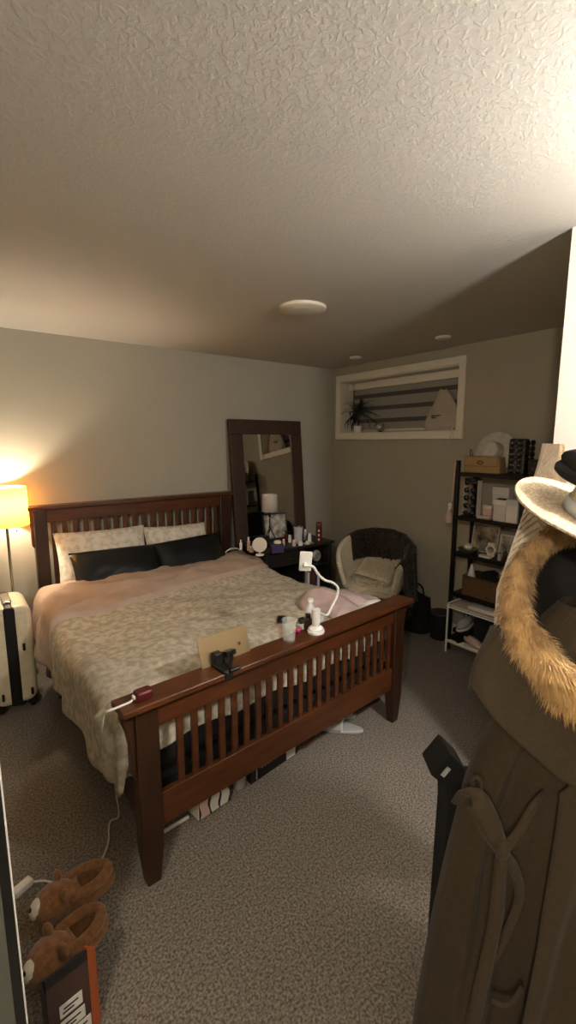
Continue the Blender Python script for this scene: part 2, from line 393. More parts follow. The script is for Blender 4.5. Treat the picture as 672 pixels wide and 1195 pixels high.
# duvet
DW = 1.74
def duv(u, v, off=0.0, v0=.045, v1=.90):
    # u in 0..1 runs from the left hem over the top to the right hem
    vv = v0+(v1-v0)*v
    lo_l, hi_l = .26, .30
    side_l = .30-.03*v; side_r = .22
    tot = side_l+1.50+side_r; s = u*tot
    top = .635+.02*math.sin(vv*9)+.012*fbm(s*5, vv*9, 1)
    e0 = FL.lerp(HL, vv); e1 = FR_.lerp(HR, vv)
    xl, xr = e0.x-.06-.045*math.sin(min(1, vv/.75)*math.pi*.9), e1.x+.075
    yy = lerp(e0.y, e1.y, max(0, min(1, (s-side_l)/1.5)))
    r_ = .07
    def edge(t):           # rounded drop: t<0 on top, t>0 hanging
        if t < -r_: return t, 0
        if t > r_*.57: return 0-(0), -(t-r_*.57)-r_
        a = (t+r_)/(r_*1.57)*math.pi/2; return -r_+r_*math.sin(a), -r_+r_*math.cos(a)
    wr = 1+.0*v
    if s < side_l+.3:
        d, dz = edge(side_l-s); x = xl-d; z = top+dz
        hang = max(0, -dz-.04); x += -.03*hang*4*(.5+.5*math.sin(vv*38+1.3*math.sin(vv*11)))+.05*hang
    elif s > tot-side_r-.3:
        d, dz = edge(s-(tot-side_r)); x = xr+d; z = top+dz
        hang = max(0, -dz-.04); x += .02*hang*4*math.sin(vv*30)
    else:
        t = (s-side_l-.3)/(1.5-.6); x = lerp(xl+.3, xr-.3, t); z = top
    if vv < .12:
        t = (1-vv/.12); z -= .0*t
    z += .006*math.sin(s*17+vv*23)*math.cos(vv*31)
    return V((x, yy, z+off))
def duvet_fn(u, v):
    # first rows hang down inside the footboard
    if v < .06:
        t = 1-v/.06; p = duv(u, 0); k = math.sin(t*math.pi/2)
        return V((p.x+.008*math.sin(u*60)*t, p.y-.028*math.sin(min(1, t*2)*math.pi/2)-.0, max(.37, p.z-.15*k-.012*math.sin(u*37)*t)))
    return duv(u, (v-.06)/.94)
dv = MB().grid(duvet_fn, 120, 140).build('duvet', 'duvet', solid=.022)
tag(dv, 'cream patterned duvet spread over the bed, hanging low on the left side', 'duvet')
def fold_fn(u, v):
    uu = .02+u*.965
    lo = lerp(.58, .70, u)+.012*math.sin(u*14); hi = .895
    vv = lo+(hi-lo)*v
    p = duv(uu, (vv-.045)/(.90-.045), .0)
    k = .017+.014*math.sin(v*math.pi)+.007*fbm(u*26+v*5, v*7-u*9, 4)+.011*(1-abs(math.sin(u*7+v*5+1.5*math.sin(u*5))))**2*math.sin(v*math.pi)+.009*(1-abs(math.sin(u*11-v*6+2)))**3
    # push outwards on the hanging side
    if uu < .16: p.x -= k*(.16-uu)/.16*1.5+.03*(.16-uu)/.16*math.sin(v*3.1)
    k = lerp(-.010, k, min(1, v/.05))
    p.z += k+.01
    if uu < .05: p.z -= .03
    return p
tag(MB().grid(fold_fn, 130, 60).build('folded_blanket', 'pink_fabric', solid=.02), 'pale pink turned-down band across the head end of the duvet', 'blanket')
# duvet corner bunched behind the left footboard post
def bunch(u, v):
    a = u*math.pi*2; z = lerp(.60, .33, v)
    rx = .055+.03*math.sin(v*math.pi)+.012*math.sin(a*5+v*4); ry = .11+.03*math.sin(v*3)+.012*math.sin(a*4)
    if v > .85: rx *= 1-(v-.85)*3; ry *= 1-(v-.85)*3
    if v < .1: rx *= .4+v*6
    return V((.425+.03*v-.0*u+rx*math.cos(a), 1.70+.02*v+ry*math.sin(a), z+.02*math.sin(a*3)))
MB().grid(bunch, 40, 24, wrap=True).build('duvet_corner', 'duvet', dv)
# pillows
def pillow(name, label, cat, mt, ctr, w, h, d, tilt, yaw, roll=0, group=None):
    def fn(u, v, side):
        x = (u-.5)*2; y = (v-.5)*2
        e = (1-abs(x)**4)*(1-abs(y)**4); t = max(0, e)**.5
        px = x*(1-.05*(1-y*y)*0-.03*(y*y)*0)*(1-.06*(1-abs(x))*0); k = 1-.05*(1-abs(y)**2)*abs(x)**3
        return V((x*w/2*k, side*d/2*t*(1+.08*fbm(x*3+side, y*3, 2)), y*h/2*(1-.05*(1-x*x)*abs(y)**3)))
    M = Matrix.Rotation(yaw, 3, 'Z') @ Matrix.Rotation(roll, 3, 'Y') @ Matrix.Rotation(tilt, 3, 'X')
    mb = MB()
    for sd in (-1, 1): mb.grid(lambda u, v: V(ctr)+M @ fn(u, v, sd), 28, 20)
    return tag(mb.build(name, mt, merge=True, loc=ctr), label, cat, group)
pillow('pillow', 'cream patterned pillow at the left, standing against the headboard slats', 'pillow', 'pillow_print', (.87, 3.475, .80), .66, .42, .15, R(-20), R(1), R(1), 'cream patterned pillows')
pillow('pillow', 'cream patterned pillow at the right, standing against the headboard slats', 'pillow', 'pillow_print', (1.47, 3.50, .775), .56, .40, .15, R(-22), R(2), R(2), 'cream patterned pillows')
pillow('satin_pillow', 'black satin pillow leaning at the left end of the bed head', 'pillow', 'black_satin', (.93, 3.33, .735), .64, .32, .14, R(-38), R(1), R(1.5), 'black satin pillows')
pillow('satin_pillow', 'black satin pillow leaning at the right end of the bed head', 'pillow', 'black_satin', (1.52, 3.36, .735), .62, .32, .14, R(-38), R(3), R(-2), 'black satin pillows')
MB_ = MB().tube([(1.80, 3.45, .60), (1.84, 3.42, .67), (1.90, 3.40, .72), (1.98, 3.38, .71), (2.03, 3.36, .62)], .006, 8, sm=6)
tag(MB_.build('white_cable', 'white_plastic'), 'white cable looping over the bed beside the right black pillow', 'cable')

# ================================================================ LEFT SIDE
LX, LY = .27, 3.55
lp = thing('floor_lamp', 'lit floor lamp with yellow drum shade and thin pole behind the suitcase', 'lamp', (LX, LY, 0))
MB().lathe((LX, LY, 0), [(.0, 0), (.11, 0), (.11, .015), (.10, .022), (.02, .028)], 32).build('base', 'chrome', lp)
MB().cyl((LX, LY, .02), (LX, LY, 1.12), .009).build('pole', 'chrome', lp)
MB().lathe((LX, LY, 1.09), [(.138, 0), (.134, .26), (.132, .26), (.136, 0)], 40, cap=False).build('lamp_shade', 'shade', lp)
MB().ball((LX, LY, 1.19), .022, 16).build('bulb', 'bulb', lp)
MB().tube([(LX-.133, LY, 1.335), (LX+.133, LY, 1.335)], .003, 6).build('shade_ring', 'chrome', lp)
MB().tube([(LX+.05, LY-.06, 1.12), (LX+.05, LY-.06, 1.06)], .002, 5).ball((LX+.05, LY-.06, 1.055), .006, 8).build('pull_chain', 'black_plastic', lp)
point('lamp_bulb_light', (LX, LY, 1.235), LAMP_POWER, LAMP_COL, .03)

S0 = V((-.135, 3.06, 0))
su = thing('suitcase', 'cream hard-shell suitcase with a broad black centre band on the carpet', 'suitcase', (.09, 3.17, 0))
sb = MB(); n_ = 6
def rrect(cx, cz, w, h, r, y, k=6):
    pts = []
    for qx, qz, a0 in ((1, 1, 0), (-1, 1, 90), (-1, -1, 180), (1, -1, 270)):
        for i in range(k+1):
            a = R(a0+90*i/k); pts.append(V((cx+qx*(w/2-r)+r*math.cos(a), y, cz+qz*(h/2-r)+r*math.sin(a))))
    return pts
SX, SZ, SW, SH = .200, .36, .235, .62
for (yy, ins) in ((3.06, .0),): pass
sb.prism(rrect(SX, SZ, SW, SH, .06, 3.05), (0, 0, 0), (0, .36, 0)); sb.build('shell', 'cream_shell', su, bevel=.03, seg=4)
sb = MB().prism(rrect(SX, SZ, .060, SH+.006, .02, 3.045), (0, 0, 0), (0, .37, 0)); sb.build('centre_band', 'black_plastic', su, bevel=.004)
for (x, y) in ((28, 755), (38, 806), (4, 815)):
    p = at(x, y, Y=3.045); MB().box(p, (.014, .012, .045)).build('latch', 'black_plastic', su, bevel=.003)
MB().box((SX, 3.23, SZ+SH/2+.010), (.05, .20, .02)).build('handle', 'chrome', su, bevel=.006)
for sx in (-1, 1):
    for yy in (3.09, 3.37):
        MB().cyl((SX+sx*.085-.012, yy, .027), (SX+sx*.085+.012, yy, .027), .027).box((SX+sx*.085, yy, .045), (.05, .05, .04)).build('wheel', 'black_plastic', su, bevel=.003)

# black framed panel at the extreme left, near the viewer
pe = F0*.80+RT*(-.566); pn = RT.copy()
pp = thing('framed_panel', 'tall grey panel with black frame at the extreme left foreground', 'mirror', (pe.x, pe.y, 0))
M = Matrix((RT, F0, UP)).transposed()
P = lambda u, v, z: pe+RT*u+F0*v+UP*z
MB().box(P(-.014, 0, .66), (.024, .004, 1.28), M).build('side_frame', 'black_plastic', pp, bevel=.002)
MB().box(P(-.001, -.0, .66), (.002, .003, 1.28), M).build('edge_strip', 'white_plastic', pp)
MB().box(P(-.2, .0, .66), (.36, .003, 1.24), M).build('panel', 'grey_panel', pp)
MB().box(P(-.20, 0, 1.31), (.40, .014, .036), M).box(P(-.20, 0, .018), (.40, .014, .036), M).box(P(-.38, 0, .66), (.036, .014, 1.28), M).build('frame', 'black_plastic', pp, bevel=.002)

# charging cable and its white plug block
pts = [at(140, 880, Y=1.72), at(136, 905, Y=1.66), at(130, 930, Y=1.66)]
cp = [V((.41, 1.70, .36)), V((.43, 1.78, .2)), V((.455, 1.86, .02))]+[at(x, y, Z=.006) for x, y in ((128, 960), (126, 985), (115, 1008), (95, 1022), (72, 1030), (50, 1028), (34, 1030))]
tag(MB().tube(cp, .0035, 6, sm=6).build('charging_cable', 'white_plastic'), 'thin white charging cable running down from the duvet corner over the carpet', 'cable')
b0 = at(26, 1035, Z=.012)
tag(MB().box(b0, (.07, .035, .024), (0, 0, R(25))).build('plug_adapter', 'white_plastic', bevel=.005), 'white plug adapter on the carpet at the end of the thin cable', 'adapter')
# bits near the headboard
p = at(66, 778, Z=.0)
tag(MB().box((.46, 3.42, .055), (.09, .06, .11), (0, 0, R(15)), .8).build('small_box', 'maroon', bevel=.005), 'dark red small box on the floor beside the left headboard post', 'box')
tag(MB().tube([at(60, 785, Z=.01), at(64, 790, Z=.008), at(72, 792, Z=.008), at(82, 786, Z=.02), at(68, 772, Z=.12)], .004, 6, sm=6).build('looped_cable', 'white_plastic'), 'short white cord curled on the carpet by the headboard foot', 'cable')
p = at(72, 811, Z=.015)
tb = thing('small_tin', 'tiny round shiny tin on the carpet left of the bed', 'tin', (p.x, p.y, 0))
MB().lathe((p.x, p.y, 0), [(.018, 0), (.02, .004), (.02, .02)], 20).build('body', 'black_plastic', tb)
MB().lathe((p.x, p.y, .02), [(.02, 0), (.019, .004), (.008, .006)], 20).build('lid', 'chrome', tb)
p = at(86, 806, Z=.02)
tag(MB().ball((p.x, p.y, .022), (.04, .028, .022), 14).build('hair_clip', 'maroon'), 'dark hair clip on the carpet under the hanging duvet edge', 'hair clip')

# bear slippers
def bear(label, toe, heel, z=0):
    toe, heel = V(toe), V(heel); d = (heel-toe); L_ = d.length; d.normalize(); n = V((-d.y, d.x, 0))
    t = thing('bear_slipper', label, 'slipper', (toe.x, toe.y, 0), group='brown plush bear slippers')
    M = Matrix((d, n, UP)).transposed(); P = lambda u, v, z: toe+d*(u*L_)+n*v+UP*z
    def body(u, v):    # u around, v toe to heel
        a = u*2*math.pi; w = .062*(math.sin(math.pi*min(1, max(0.001, v*.96+.02)))**.35); h = lerp(.058, .042, v) if v < .5 else .04+.014*abs(v-.5)
        return P(v, w*math.cos(a), .042+max(-.04, h*(math.sin(math.pi*min(1, v*.96+.02))**.4)*math.sin(a)))
    MB().grid(body, 28, 24, wrap=True).build('body', 'slipper_brown', t)
    MB().ball(P(.14, 0, .062), (.075, .066, .055), 20, M).build('head', 'slipper_brown', t)
    MB().ball(P(-.05, 0, .070), (.036, .036, .036), 16, M).build('muzzle', 'white_fur', t)
    MB().ball(P(-.17, .0, .085), (.009, .009, .008), 12, M).build('nose', 'black_plastic', t)
    for s in (-1, 1):
        MB().ball(P(.24, s*.048, .108), (.014, .022, .022), 14, M).build('ear', 'slipper_brown', t)
        MB().ball(P(.07, s*.024, .105), .006, 10).build('eye', 'black_plastic', t)
    c = [P(.52+.40*math.cos(a)*1.0+.0, .046*math.sin(a), .078-.0*math.cos(a)) for a in [i*math.pi/9 for i in range(18)]]
    MB().tube(c, .018, 10, closed=True).build('collar', 'slipper_brown', t)
    MB().ball(P(.50, 0, .060), (.085, .036, .030), 16, M).build('insole', 'slipper_dark', t)
    return t
bear('brown bear slipper lying farther from the viewer, under the end of the white cable', at(54, 1078, Z=.03), at(133, 1028, Z=.03))
bear('brown bear slipper lying nearer, half behind the orange-sided bag', at(48, 1150, Z=.03), at(124, 1080, Z=.03))

# carrier bag with orange side
bg = thing('carrier_bag', 'brown glossy carrier bag with orange side panel and white labels', 'bag', (.1, 1.12, 0))
ZT = .30
a, b = at(52, 1145, Z=ZT), at(101, 1108, Z=ZT)
d = (b-a).normalized(); n = V((d.y, -d.x, 0)); Wb = (b-a).length; dp = .10; sd_ = V((b.x, b.y, 0))
A, B = V((a.x, a.y, 0)), V((b.x, b.y, 0)); back = -n*dp
if back.dot(F0) < 0: back = -back
back = V((F0.x, F0.y, 0))*.0+RT*.045+F0*.045
def quadbox(mb, pts, z0, z1, th):
    mb.prism([V((p.x, p.y, z0)) for p in pts], (0, 0, 0), (0, 0, z1-z0)); return mb
fo = V((d.y, -d.x, 0));  fo = fo if fo.dot(F0) < 0 else -fo
def wallp(p, q, th, z0, z1):
    e = (q-p).normalized(); nn = V((-e.y, e.x, 0))*th/2
    return MB().prism([p+nn+UP*z0, q+nn+UP*z0, q-nn+UP*z0, p-nn+UP*z0], (0, 0, 0), (0, 0, z1-z0))
C1 = B-fo*.055+d*.0; D1 = A-fo*.055
wallp(A, B, .003, 0, ZT-.03).build('front_panel', 'bag_brown', bg)
wallp(A, B, .0045, ZT-.03, ZT).build('top_band', 'black_plastic', bg)
B2 = B+d*.030-fo*.03
m_ = MB().add([B+UP*0, B2+UP*0, B2-fo*.0+UP*(ZT-.05), B+UP*ZT, B+fo*-.003+UP*0, B2-fo*.003, B2-fo*.003+UP*(ZT-.05), B-fo*.003+UP*ZT], [(0, 1, 2, 3), (7, 6, 5, 4), (0, 4, 5, 1), (1, 5, 6, 2), (2, 6, 7, 3), (3, 7, 4, 0)])
m_.build('side_panel', 'orange', bg)
wallp(B2, C1+d*.01, .003, 0, ZT-.05).build('side_gusset', 'orange', bg)
wallp(C1, D1, .003, 0, ZT-.06).build('back_panel', 'bag_brown', bg)
wallp(D1, A, .003, 0, ZT-.06).build('left_gusset', 'black_plastic', bg)
MB().prism([A+UP*.002, B+UP*.002, C1+UP*.002, D1+UP*.002], (0, 0, 0), (0, 0, .004)).build('bottom', 'bag_brown', bg)
for i, (u0, u1, z0) in enumerate(((.25, .80, .155), (.25, .84, .105), (.45, 1.0, .06))):
    p, q = A+d*(Wb*u0)+fo*.003, A+d*(Wb*min(.97, u1))+fo*.003
    wallp(p, q, .002, z0, z0+.038).build('printed_label', 'paper_white', bg)
    for k in range(2):
        wallp(p.lerp(q, .12+.05*k)+fo*.0012, p.lerp(q, .62+.2*k)+fo*.0012, .001, z0+.010+.012*k, z0+.015+.012*k).build('label_print', 'print_dark', bg)
# ================================================================ MIRROR, DESK, CHAIR
mr = thing('standing_mirror', 'large mirror with wide dark brown frame leaning on the back wall', 'mirror', (2.44, 3.5, 0))
MWD, MHT, FWD = .82, 1.86, .135
lean = math.atan2(.17, MHT); Mm = Matrix.Rotation(-lean, 3, 'X'); MO = V((2.455, 3.485, 0.0))
Pm = lambda u, v, z: MO+Mm @ V((u, v, z))
for (u, z, du, dz) in ((0, MHT-FWD/2, MWD, FWD), (0, FWD/2, MWD, FWD), (-MWD/2+FWD/2, MHT/2, FWD, MHT-2*FWD), (MWD/2-FWD/2, MHT/2, FWD, MHT-2*FWD)):
    MB().box(Pm(u, 0, z), (du, .045, dz), Mm).build('frame_side', 'mirror_frame', mr, bevel=.006)
MB().box(Pm(0, -.002, MHT/2), (MWD-2*FWD+.02, .02, MHT-2*FWD+.02), Mm).build('glass', 'mirror_glass', mr)

DX0, DX1, DY0, DY1, DZ = 2.03, 2.76, 3.01, 3.45, .75
dk = thing('vanity_desk', 'black vanity desk in front of the leaning mirror, crowded with cosmetics', 'desk', ((DX0+DX1)/2, DY0, 0))
MB().box(((DX0+DX1)/2, (DY0+DY1)/2, DZ-.0125), (DX1-DX0+.04, DY1-DY0, .025)).build('tabletop', 'black_wood', dk, bevel=.003)
for x in (DX0+.02, DX1-.02): MB().box((x, (DY0+DY1)/2, (DZ-.025)/2), (.03, DY1-DY0-.03, DZ-.025)).build('side_panel', 'black_wood', dk, bevel=.002)
MB().box(((DX0+DX1)/2, DY1-.03, .5), (DX1-DX0-.07, .016, .40)).build('back_panel', 'black_wood', dk)
dr = MB().box((2.24, DY0+.012, DZ-.09), (.36, .02, .12)).build('drawer', 'black_wood', dk, bevel=.003)
MB().tube([(2.19, DY0-.01, DZ-.09), (2.29, DY0-.01, DZ-.09)], .005, 8).build('handle', 'chrome', dr)
MB().box((2.44, (DY0+DY1)/2, .36), (.02, DY1-DY0-.05, .70)).build('divider', 'black_wood', dk)
for z in (.54, .30): MB().box((2.59, (DY0+DY1)/2, z), (.29, DY1-DY0-.06, .016)).build('shelf', 'black_wood', dk, bevel=.002)
for i in range(5):
    h = (.17, .19, .16, .18, .15)[i]; x = 2.52+i*.030
    t = MB().box((x, DY0+.13, .308+h/2), (.022, .15, h))
    tag(t.build('book', ('paper_white', 'bag_brown', 'red_brown', 'purple', 'cream_box')[i], bevel=.002), ('white', 'dark brown', 'reddish brown', 'purple', 'cream')[i]+' spined slim book standing on the open shelf of the black desk', 'book', 'books on the desk shelf')
pz = MB().ball((2.66, DY0+.12, .60), (.05, .04, .055), 18)
tag(pz.build('pouch', 'photo_b', loc=(2.66, DY0+.12, .548)), 'grey cloth pouch tucked under the right end of the desk top', 'pouch')
# table lamp with tripod
lx, ly = 2.235, 3.27
tl = thing('table_lamp', 'small tripod table lamp with white drum shade, switched off', 'lamp', (lx, ly, DZ))
MB().lathe((lx, ly, 1.04), [(.070, 0), (.068, .15), (.066, .15), (.068, 0)], 32, cap=False).build('lamp_shade', 'shade_off', tl, solid=.002)
MB().cyl((lx, ly, .86), (lx, ly, 1.10), .006).ball((lx, ly, 1.0), .013, 12).ball((lx, ly, .90), .012, 12).build('stem', 'black_metal', tl)
for k in range(3):
    a = R(100+120*k); MB().tube([(lx, ly, .90), (lx+.07*math.cos(a), ly+.07*math.sin(a), DZ+.004)], [.005, .0035], 8).build('leg', 'black_metal', tl)

def bottle(name, label, cat, x, y, z, r, h, m1, m2=None, neck=.45, capn='cap', group=None, rz=0, mtop=.78):
    t = thing(name, label, cat, (x, y, z), group=group)
    MB().lathe((x, y, z), [(r*.92, 0), (r, h*.03), (r, h*mtop*.85), (r*neck, h*mtop)], 20).build('body', m1, t)
    if m2: MB().lathe((x, y, z+h*mtop), [(r*neck*1.1, 0), (r*neck*1.1, h*(1-mtop)*.95), (r*neck*.9, h*(1-mtop))], 16).build(capn, m2, t)
    return t
G = 'cosmetics on the black desk'
bottle('serum_bottle', 'small white pump bottle at the far left of the desk', 'bottle', *at(281, 640, Z=.76).xy, DZ, .013, .085, 'paper_white', 'white_plastic', group=G)
bottle('foundation_bottle', 'rosy glass bottle with pale cap at the left of the desk', 'bottle', *at(290, 641, Z=.76).xy, DZ, .014, .115, 'pink_pale', 'white_plastic', .5, group=G)
bottle('cream_jar', 'squat pale pink jar standing left of the round vanity mirror', 'jar', *at(293.5, 643, Z=.76).xy, DZ, .020, .055, 'pink_pale', 'white_plastic', .9, group=G)
vm = at(303, 645, Z=.77)
t = thing('vanity_mirror', 'small round cream makeup mirror on a stand at the desk edge', 'mirror', (vm.x, vm.y, DZ))
q = Matrix.Rotation(R(90), 3, 'X'); q = Matrix.Rotation(R(-35), 3, 'Z') @ Matrix.Rotation(R(78), 3, 'X')
MB().lathe((vm.x, vm.y, DZ+.085), [(.0, 0), (.055, 0), (.06, .006), (.056, .012), (.0, .012)], 32, q).build('face', 'cream_box', t)
MB().tube([(vm.x, vm.y, DZ+.004), (vm.x, vm.y, DZ+.05)], .006, 8).lathe((vm.x, vm.y, DZ), [(.035, 0), (.033, .008), (.006, .012)], 24).build('stand', 'white_plastic', t)
t = at(323, 640, Z=.78)
bb = thing('flower_box', 'dark purple box with a cream flower on its lid near the desk centre', 'box', (t.x, t.y, DZ))
MB().box((t.x, t.y, DZ+.035), (.10, .09, .07), (0, 0, R(-20))).build('box', 'purple', bb, bevel=.003)
for k in range(6):
    a = k*math.pi/3; MB().ball((t.x+.016*math.cos(a), t.y-.01+.016*math.sin(a), DZ+.085), (.018, .018, .016), 10).build('petal', 'cream_box', bb)
p = at(308, 636, Z=.78); bx_ = thing('black_case', 'black boxy case standing below the tripod lamp on the desk', 'case', (p.x, p.y, DZ))
MB().box((p.x+.02, p.y+.05, DZ+.045), (.10, .07, .09), (0, 0, R(-10))).build('body', 'black_plastic', bx_, bevel=.004)
MB().box((p.x+.02, p.y+.05, DZ+.093), (.102, .072, .008), (0, 0, R(-10))).build('lid', 'black_wood', bx_, bevel=.002)
fr = thing('picture_frame', 'pale printed picture in a thin dark frame leaning behind the desk lamp', 'picture frame', (2.40, 3.39, DZ))
Mf = Matrix.Rotation(R(-10), 3, 'Z') @ Matrix.Rotation(R(-12), 3, 'X')
MB().box(V((2.37, 3.38, DZ+.125)), (.24, .012, .24), Mf).build('frame', 'black_wood', fr, bevel=.002)
MB().box(V((2.37, 3.38, DZ+.125))+Mf @ V((0, -.008, 0)), (.215, .004, .215), Mf).build('picture', 'photo_b', fr)
bottle('perfume_bottle', 'brown perfume bottle behind the desk centre', 'bottle', *at(334, 628, Z=.78).xy, DZ, .020, .10, 'amber', 'black_plastic', .5, group=G)
g = at(348, 630, Z=.78); t = thing('glass_holder', 'clear ribbed glass brush holder standing at the back of the desk', 'glass', (g.x, g.y, DZ))
MB().lathe((g.x, g.y, DZ), [(.036, 0), (.042, .15), (.038, .15), (.033, .008), (0, .008)], 24, cap=False).build('glass', 'thin_plastic', t)
for k in range(6):
    a = k*1.1; MB().tube([(g.x+.015*math.cos(a), g.y+.015*math.sin(a), DZ+.01), (g.x+.028*math.cos(a), g.y+.028*math.sin(a), DZ+.145+.01*math.sin(k*3))], .003, 6).ball((g.x+.028*math.cos(a), g.y+.028*math.sin(a), DZ+.15+.01*math.sin(k*3)), .007, 8).build('brush', 'bag_brown', t)
items = [(338, 633, .016, .07, 'paper_white', 'white bottle with silver cap right of the flower box'), (343, 637, .018, .055, 'pink_pale', 'pink jar at the front of the desk centre'),
 (356, 630, .014, .10, 'grey_white', 'grey spray bottle behind the white tubes'), (361, 633, .018, .085, 'paper_white', 'white rounded bottle left of the tall brown canister'),
 (352, 637, .020, .040, 'white_plastic', 'low white jar in the middle of the cosmetics'), (365, 637, .020, .030, 'cream_box', 'low cream jar in front of the brown canister'),
 (331, 637, .012, .06, 'pink_pale', 'slim pink tube beside the flower box')]
for x, y, r, h, m_, lb in items:
    p = at(x, y, Z=DZ); p.x = min(DX1-.03, max(DX0, p.x)); p.y = min(DY1-.04, max(DY0+.03, p.y)); bottle('cosmetic_bottle', lb, 'bottle', p.x, p.y, DZ, r, h, m_, 'white_plastic', .7, group=G)
p = at(372, 634, Z=DZ); c = thing('canister', 'tall reddish brown canister at the right end of the desk', 'canister', (p.x, p.y, DZ))
MB().lathe((p.x, p.y, DZ), [(.026, 0), (.027, .005), (.027, .165), (.026, .17)], 28).build('body', 'amber', c)
MB().lathe((p.x, p.y, DZ+.17), [(.028, 0), (.028, .018), (.02, .022)], 28).build('lid', 'red_brown', c)
for z in (.04, .08, .12): MB().box((p.x-.018, p.y-.020, DZ+z), (.014, .004, .02), (0, 0, R(-45))).build('label_mark', 'pink_pale', c)
p = V((2.50, DY0+.05, 0)); tag(MB().box((p.x, p.y, DZ+.004), (.10, .06, .006), (0, 0, R(10))).build('makeup_palette', 'pink_pale', bevel=.002), 'flat pink palette lying at the front edge of the desk', 'palette')
p = V((2.22, DY0+.04, 0)); tag(MB().box((p.x, p.y, DZ+.004), (.11, .03, .006), (0, 0, R(-12))).build('pencil_case', 'purple', bevel=.002), 'flat mauve strip case at the front of the desk beside the round mirror', 'case')
# white plastic bag beside desk
def blob(u, v):
    a = u*2*math.pi; rr = (.10+.02*math.sin(a*3)+.012*math.sin(a*5+v*6))*math.sin(math.pi*(.12+v*.80))**.7
    return V((2.93+rr*math.cos(a)*1.0, 3.40+rr*math.sin(a)*.9, .40*v+.012*math.sin(a*4)*v))
tag(MB().grid(blob, 32, 16, wrap=True).build('plastic_bag', 'paper_white'), 'crumpled white bag on the floor between desk and chair', 'bag')

# chair
CHX, CHY = 2.93, 2.66; CYAW = math.atan2(-.45, -.9)
ch = thing('shell_chair', 'cream upholstered tub chair with slim metal legs in the corner', 'chair', (CHX, CHY, 0))
Mc = Matrix.Rotation(CYAW, 3, 'Z')            # local +x is where the sitter faces
Pc = lambda x, y, z: V((CHX, CHY, 0))+Mc @ V((x, y, z))
def shell(u, v, off=0.0):
    a = lerp(-R(122), R(122), u); c = math.cos(a)   # a=0 is the back
    t = abs(a)/R(122)
    top = lerp(.82, .60, t**2.2); bot = .36
    z = lerp(bot, top, v); rad = lerp(.22, .30, v**.7)+off
    rx = rad*1.0; ry = rad*1.02
    return Pc(-rx*math.cos(a)+.02, ry*math.sin(a), z)
MB().grid(lambda u, v: shell(u, v), 44, 14).build('shell', 'cream_shell', ch, solid=.045, bevel=.0, sub=0)
MB().tube([shell(i/30, 1) for i in range(31)], .0235, 10).build('rim', 'cream_shell', ch)
MB().tube([shell(0, i/8) for i in range(9)], .0235, 10).build('arm_edge', 'cream_shell', ch)
MB().tube([shell(1, i/8) for i in range(9)], .0235, 10).build('arm_edge', 'cream_shell', ch)
MB().lathe(Pc(.02, 0, .33), [(.0, 0), (.20, 0), (.245, .03), (.25, .08), (.235, .11), (.0, .115)], 36).build('seat', 'cream_shell', ch)
for k in range(4):
    a = R(45+90*k); MB().tube([Pc(.02+.13*math.cos(a), .13*math.sin(a), .34), Pc(.02+.23*math.cos(a), .23*math.sin(a), .0)], [.011, .008], 10).build('leg', 'chrome', ch)
# sheepskin seat pad with ragged skirt, and a flat cream cushion on it
def pad(u, v):
    a = u*2*math.pi; r_ = v*.235; 
    if v > .8: r_ = .188+(v-.8)*.42
    z = .462+.018*math.sin(a*5+v*7)*v-(max(0, v-.72)*.28 if math.cos(a) > -.2 else 0)
    return Pc(.045+r_*1.0*math.cos(a)+.012*math.sin(a*9)*v, r_*.92*math.sin(a), z+.0*v)
sk = MB().grid(pad, 60, 14, wrap=True)
random.seed(3)
for i in range(1500):
    u = random.random(); v = .55+.45*random.random(); p = pad(u, v); a = u*2*math.pi
    o_ = Mc @ V((math.cos(a), math.sin(a), 0)); e = p+o_*.022*random.random()+V((random.uniform(-.01, .01), random.uniform(-.01, .01), -.035*random.random() if v > .8 else .012))
    s_ = V((-o_.y, o_.x, 0))*.002; sk.add([p-s_, p+s_, e], [(0, 1, 2)])
tag(sk.build('sheepskin', 'cream_fur', solid=.004), 'shaggy cream sheepskin covering the chair seat', 'sheepskin')
pillow('cushion', 'flat cream cushion lying tilted on the sheepskin of the chair', 'cushion', 'cream_fur', tuple(Pc(.0, .03, .525)), .32, .28, .06, R(-74), CYAW+R(90), R(10))
def throw(u, v):
    # u sweeps round the back, v goes from inside over the rim to outside
    uu = lerp(.24, .985, u); s_ = v
    if s_ < .35: p = shell(uu, 1-(.35-s_)/.35*lerp(.5, .12, max(0, (u-.5)*2)), -.032)
    elif s_ < .5: p = shell(uu, 1, -.032+(s_-.35)/.15*.068)+V((0, 0, .034*math.sin((s_-.35)/.15*math.pi)+.0))
    else: p = shell(uu, 1, .036+.05*(s_-.5))-V((0, 0, (s_-.5)*lerp(.62, .95, u)+.02*math.sin(u*20)*(s_-.5)))
    k = .008*math.sin(u*40+v*8)*(.4+v); d_ = (p-V((CHX, CHY, p.z))).normalized(); return p+d_*k
th = MB().grid(throw, 60, 44)
random.seed(5)
for i in range(2600):
    u, v = random.random(), random.random(); p = throw(u, v); q = throw(min(1, u+.01), v); r2 = throw(u, min(1, v+.01))
    nn = (q-p).cross(r2-p); nn = nn.normalized() if nn.length > 0 else UP
    if v > .4 and nn.dot(p-V((CHX, CHY, .5))) < 0: nn = -nn
    if v <= .3 and nn.dot(V((CHX, CHY, .6))-p) < 0: nn = -nn
    s_ = (q-p).normalized()*.003; e = p+nn*.018+V((0, 0, -.015)); th.add([p-s_, p+s_, e], [(0, 1, 2)])
tag(th.build('fur_throw', 'brown_fur', solid=.006), 'dark brown fur throw draped over the back of the cream chair', 'throw')

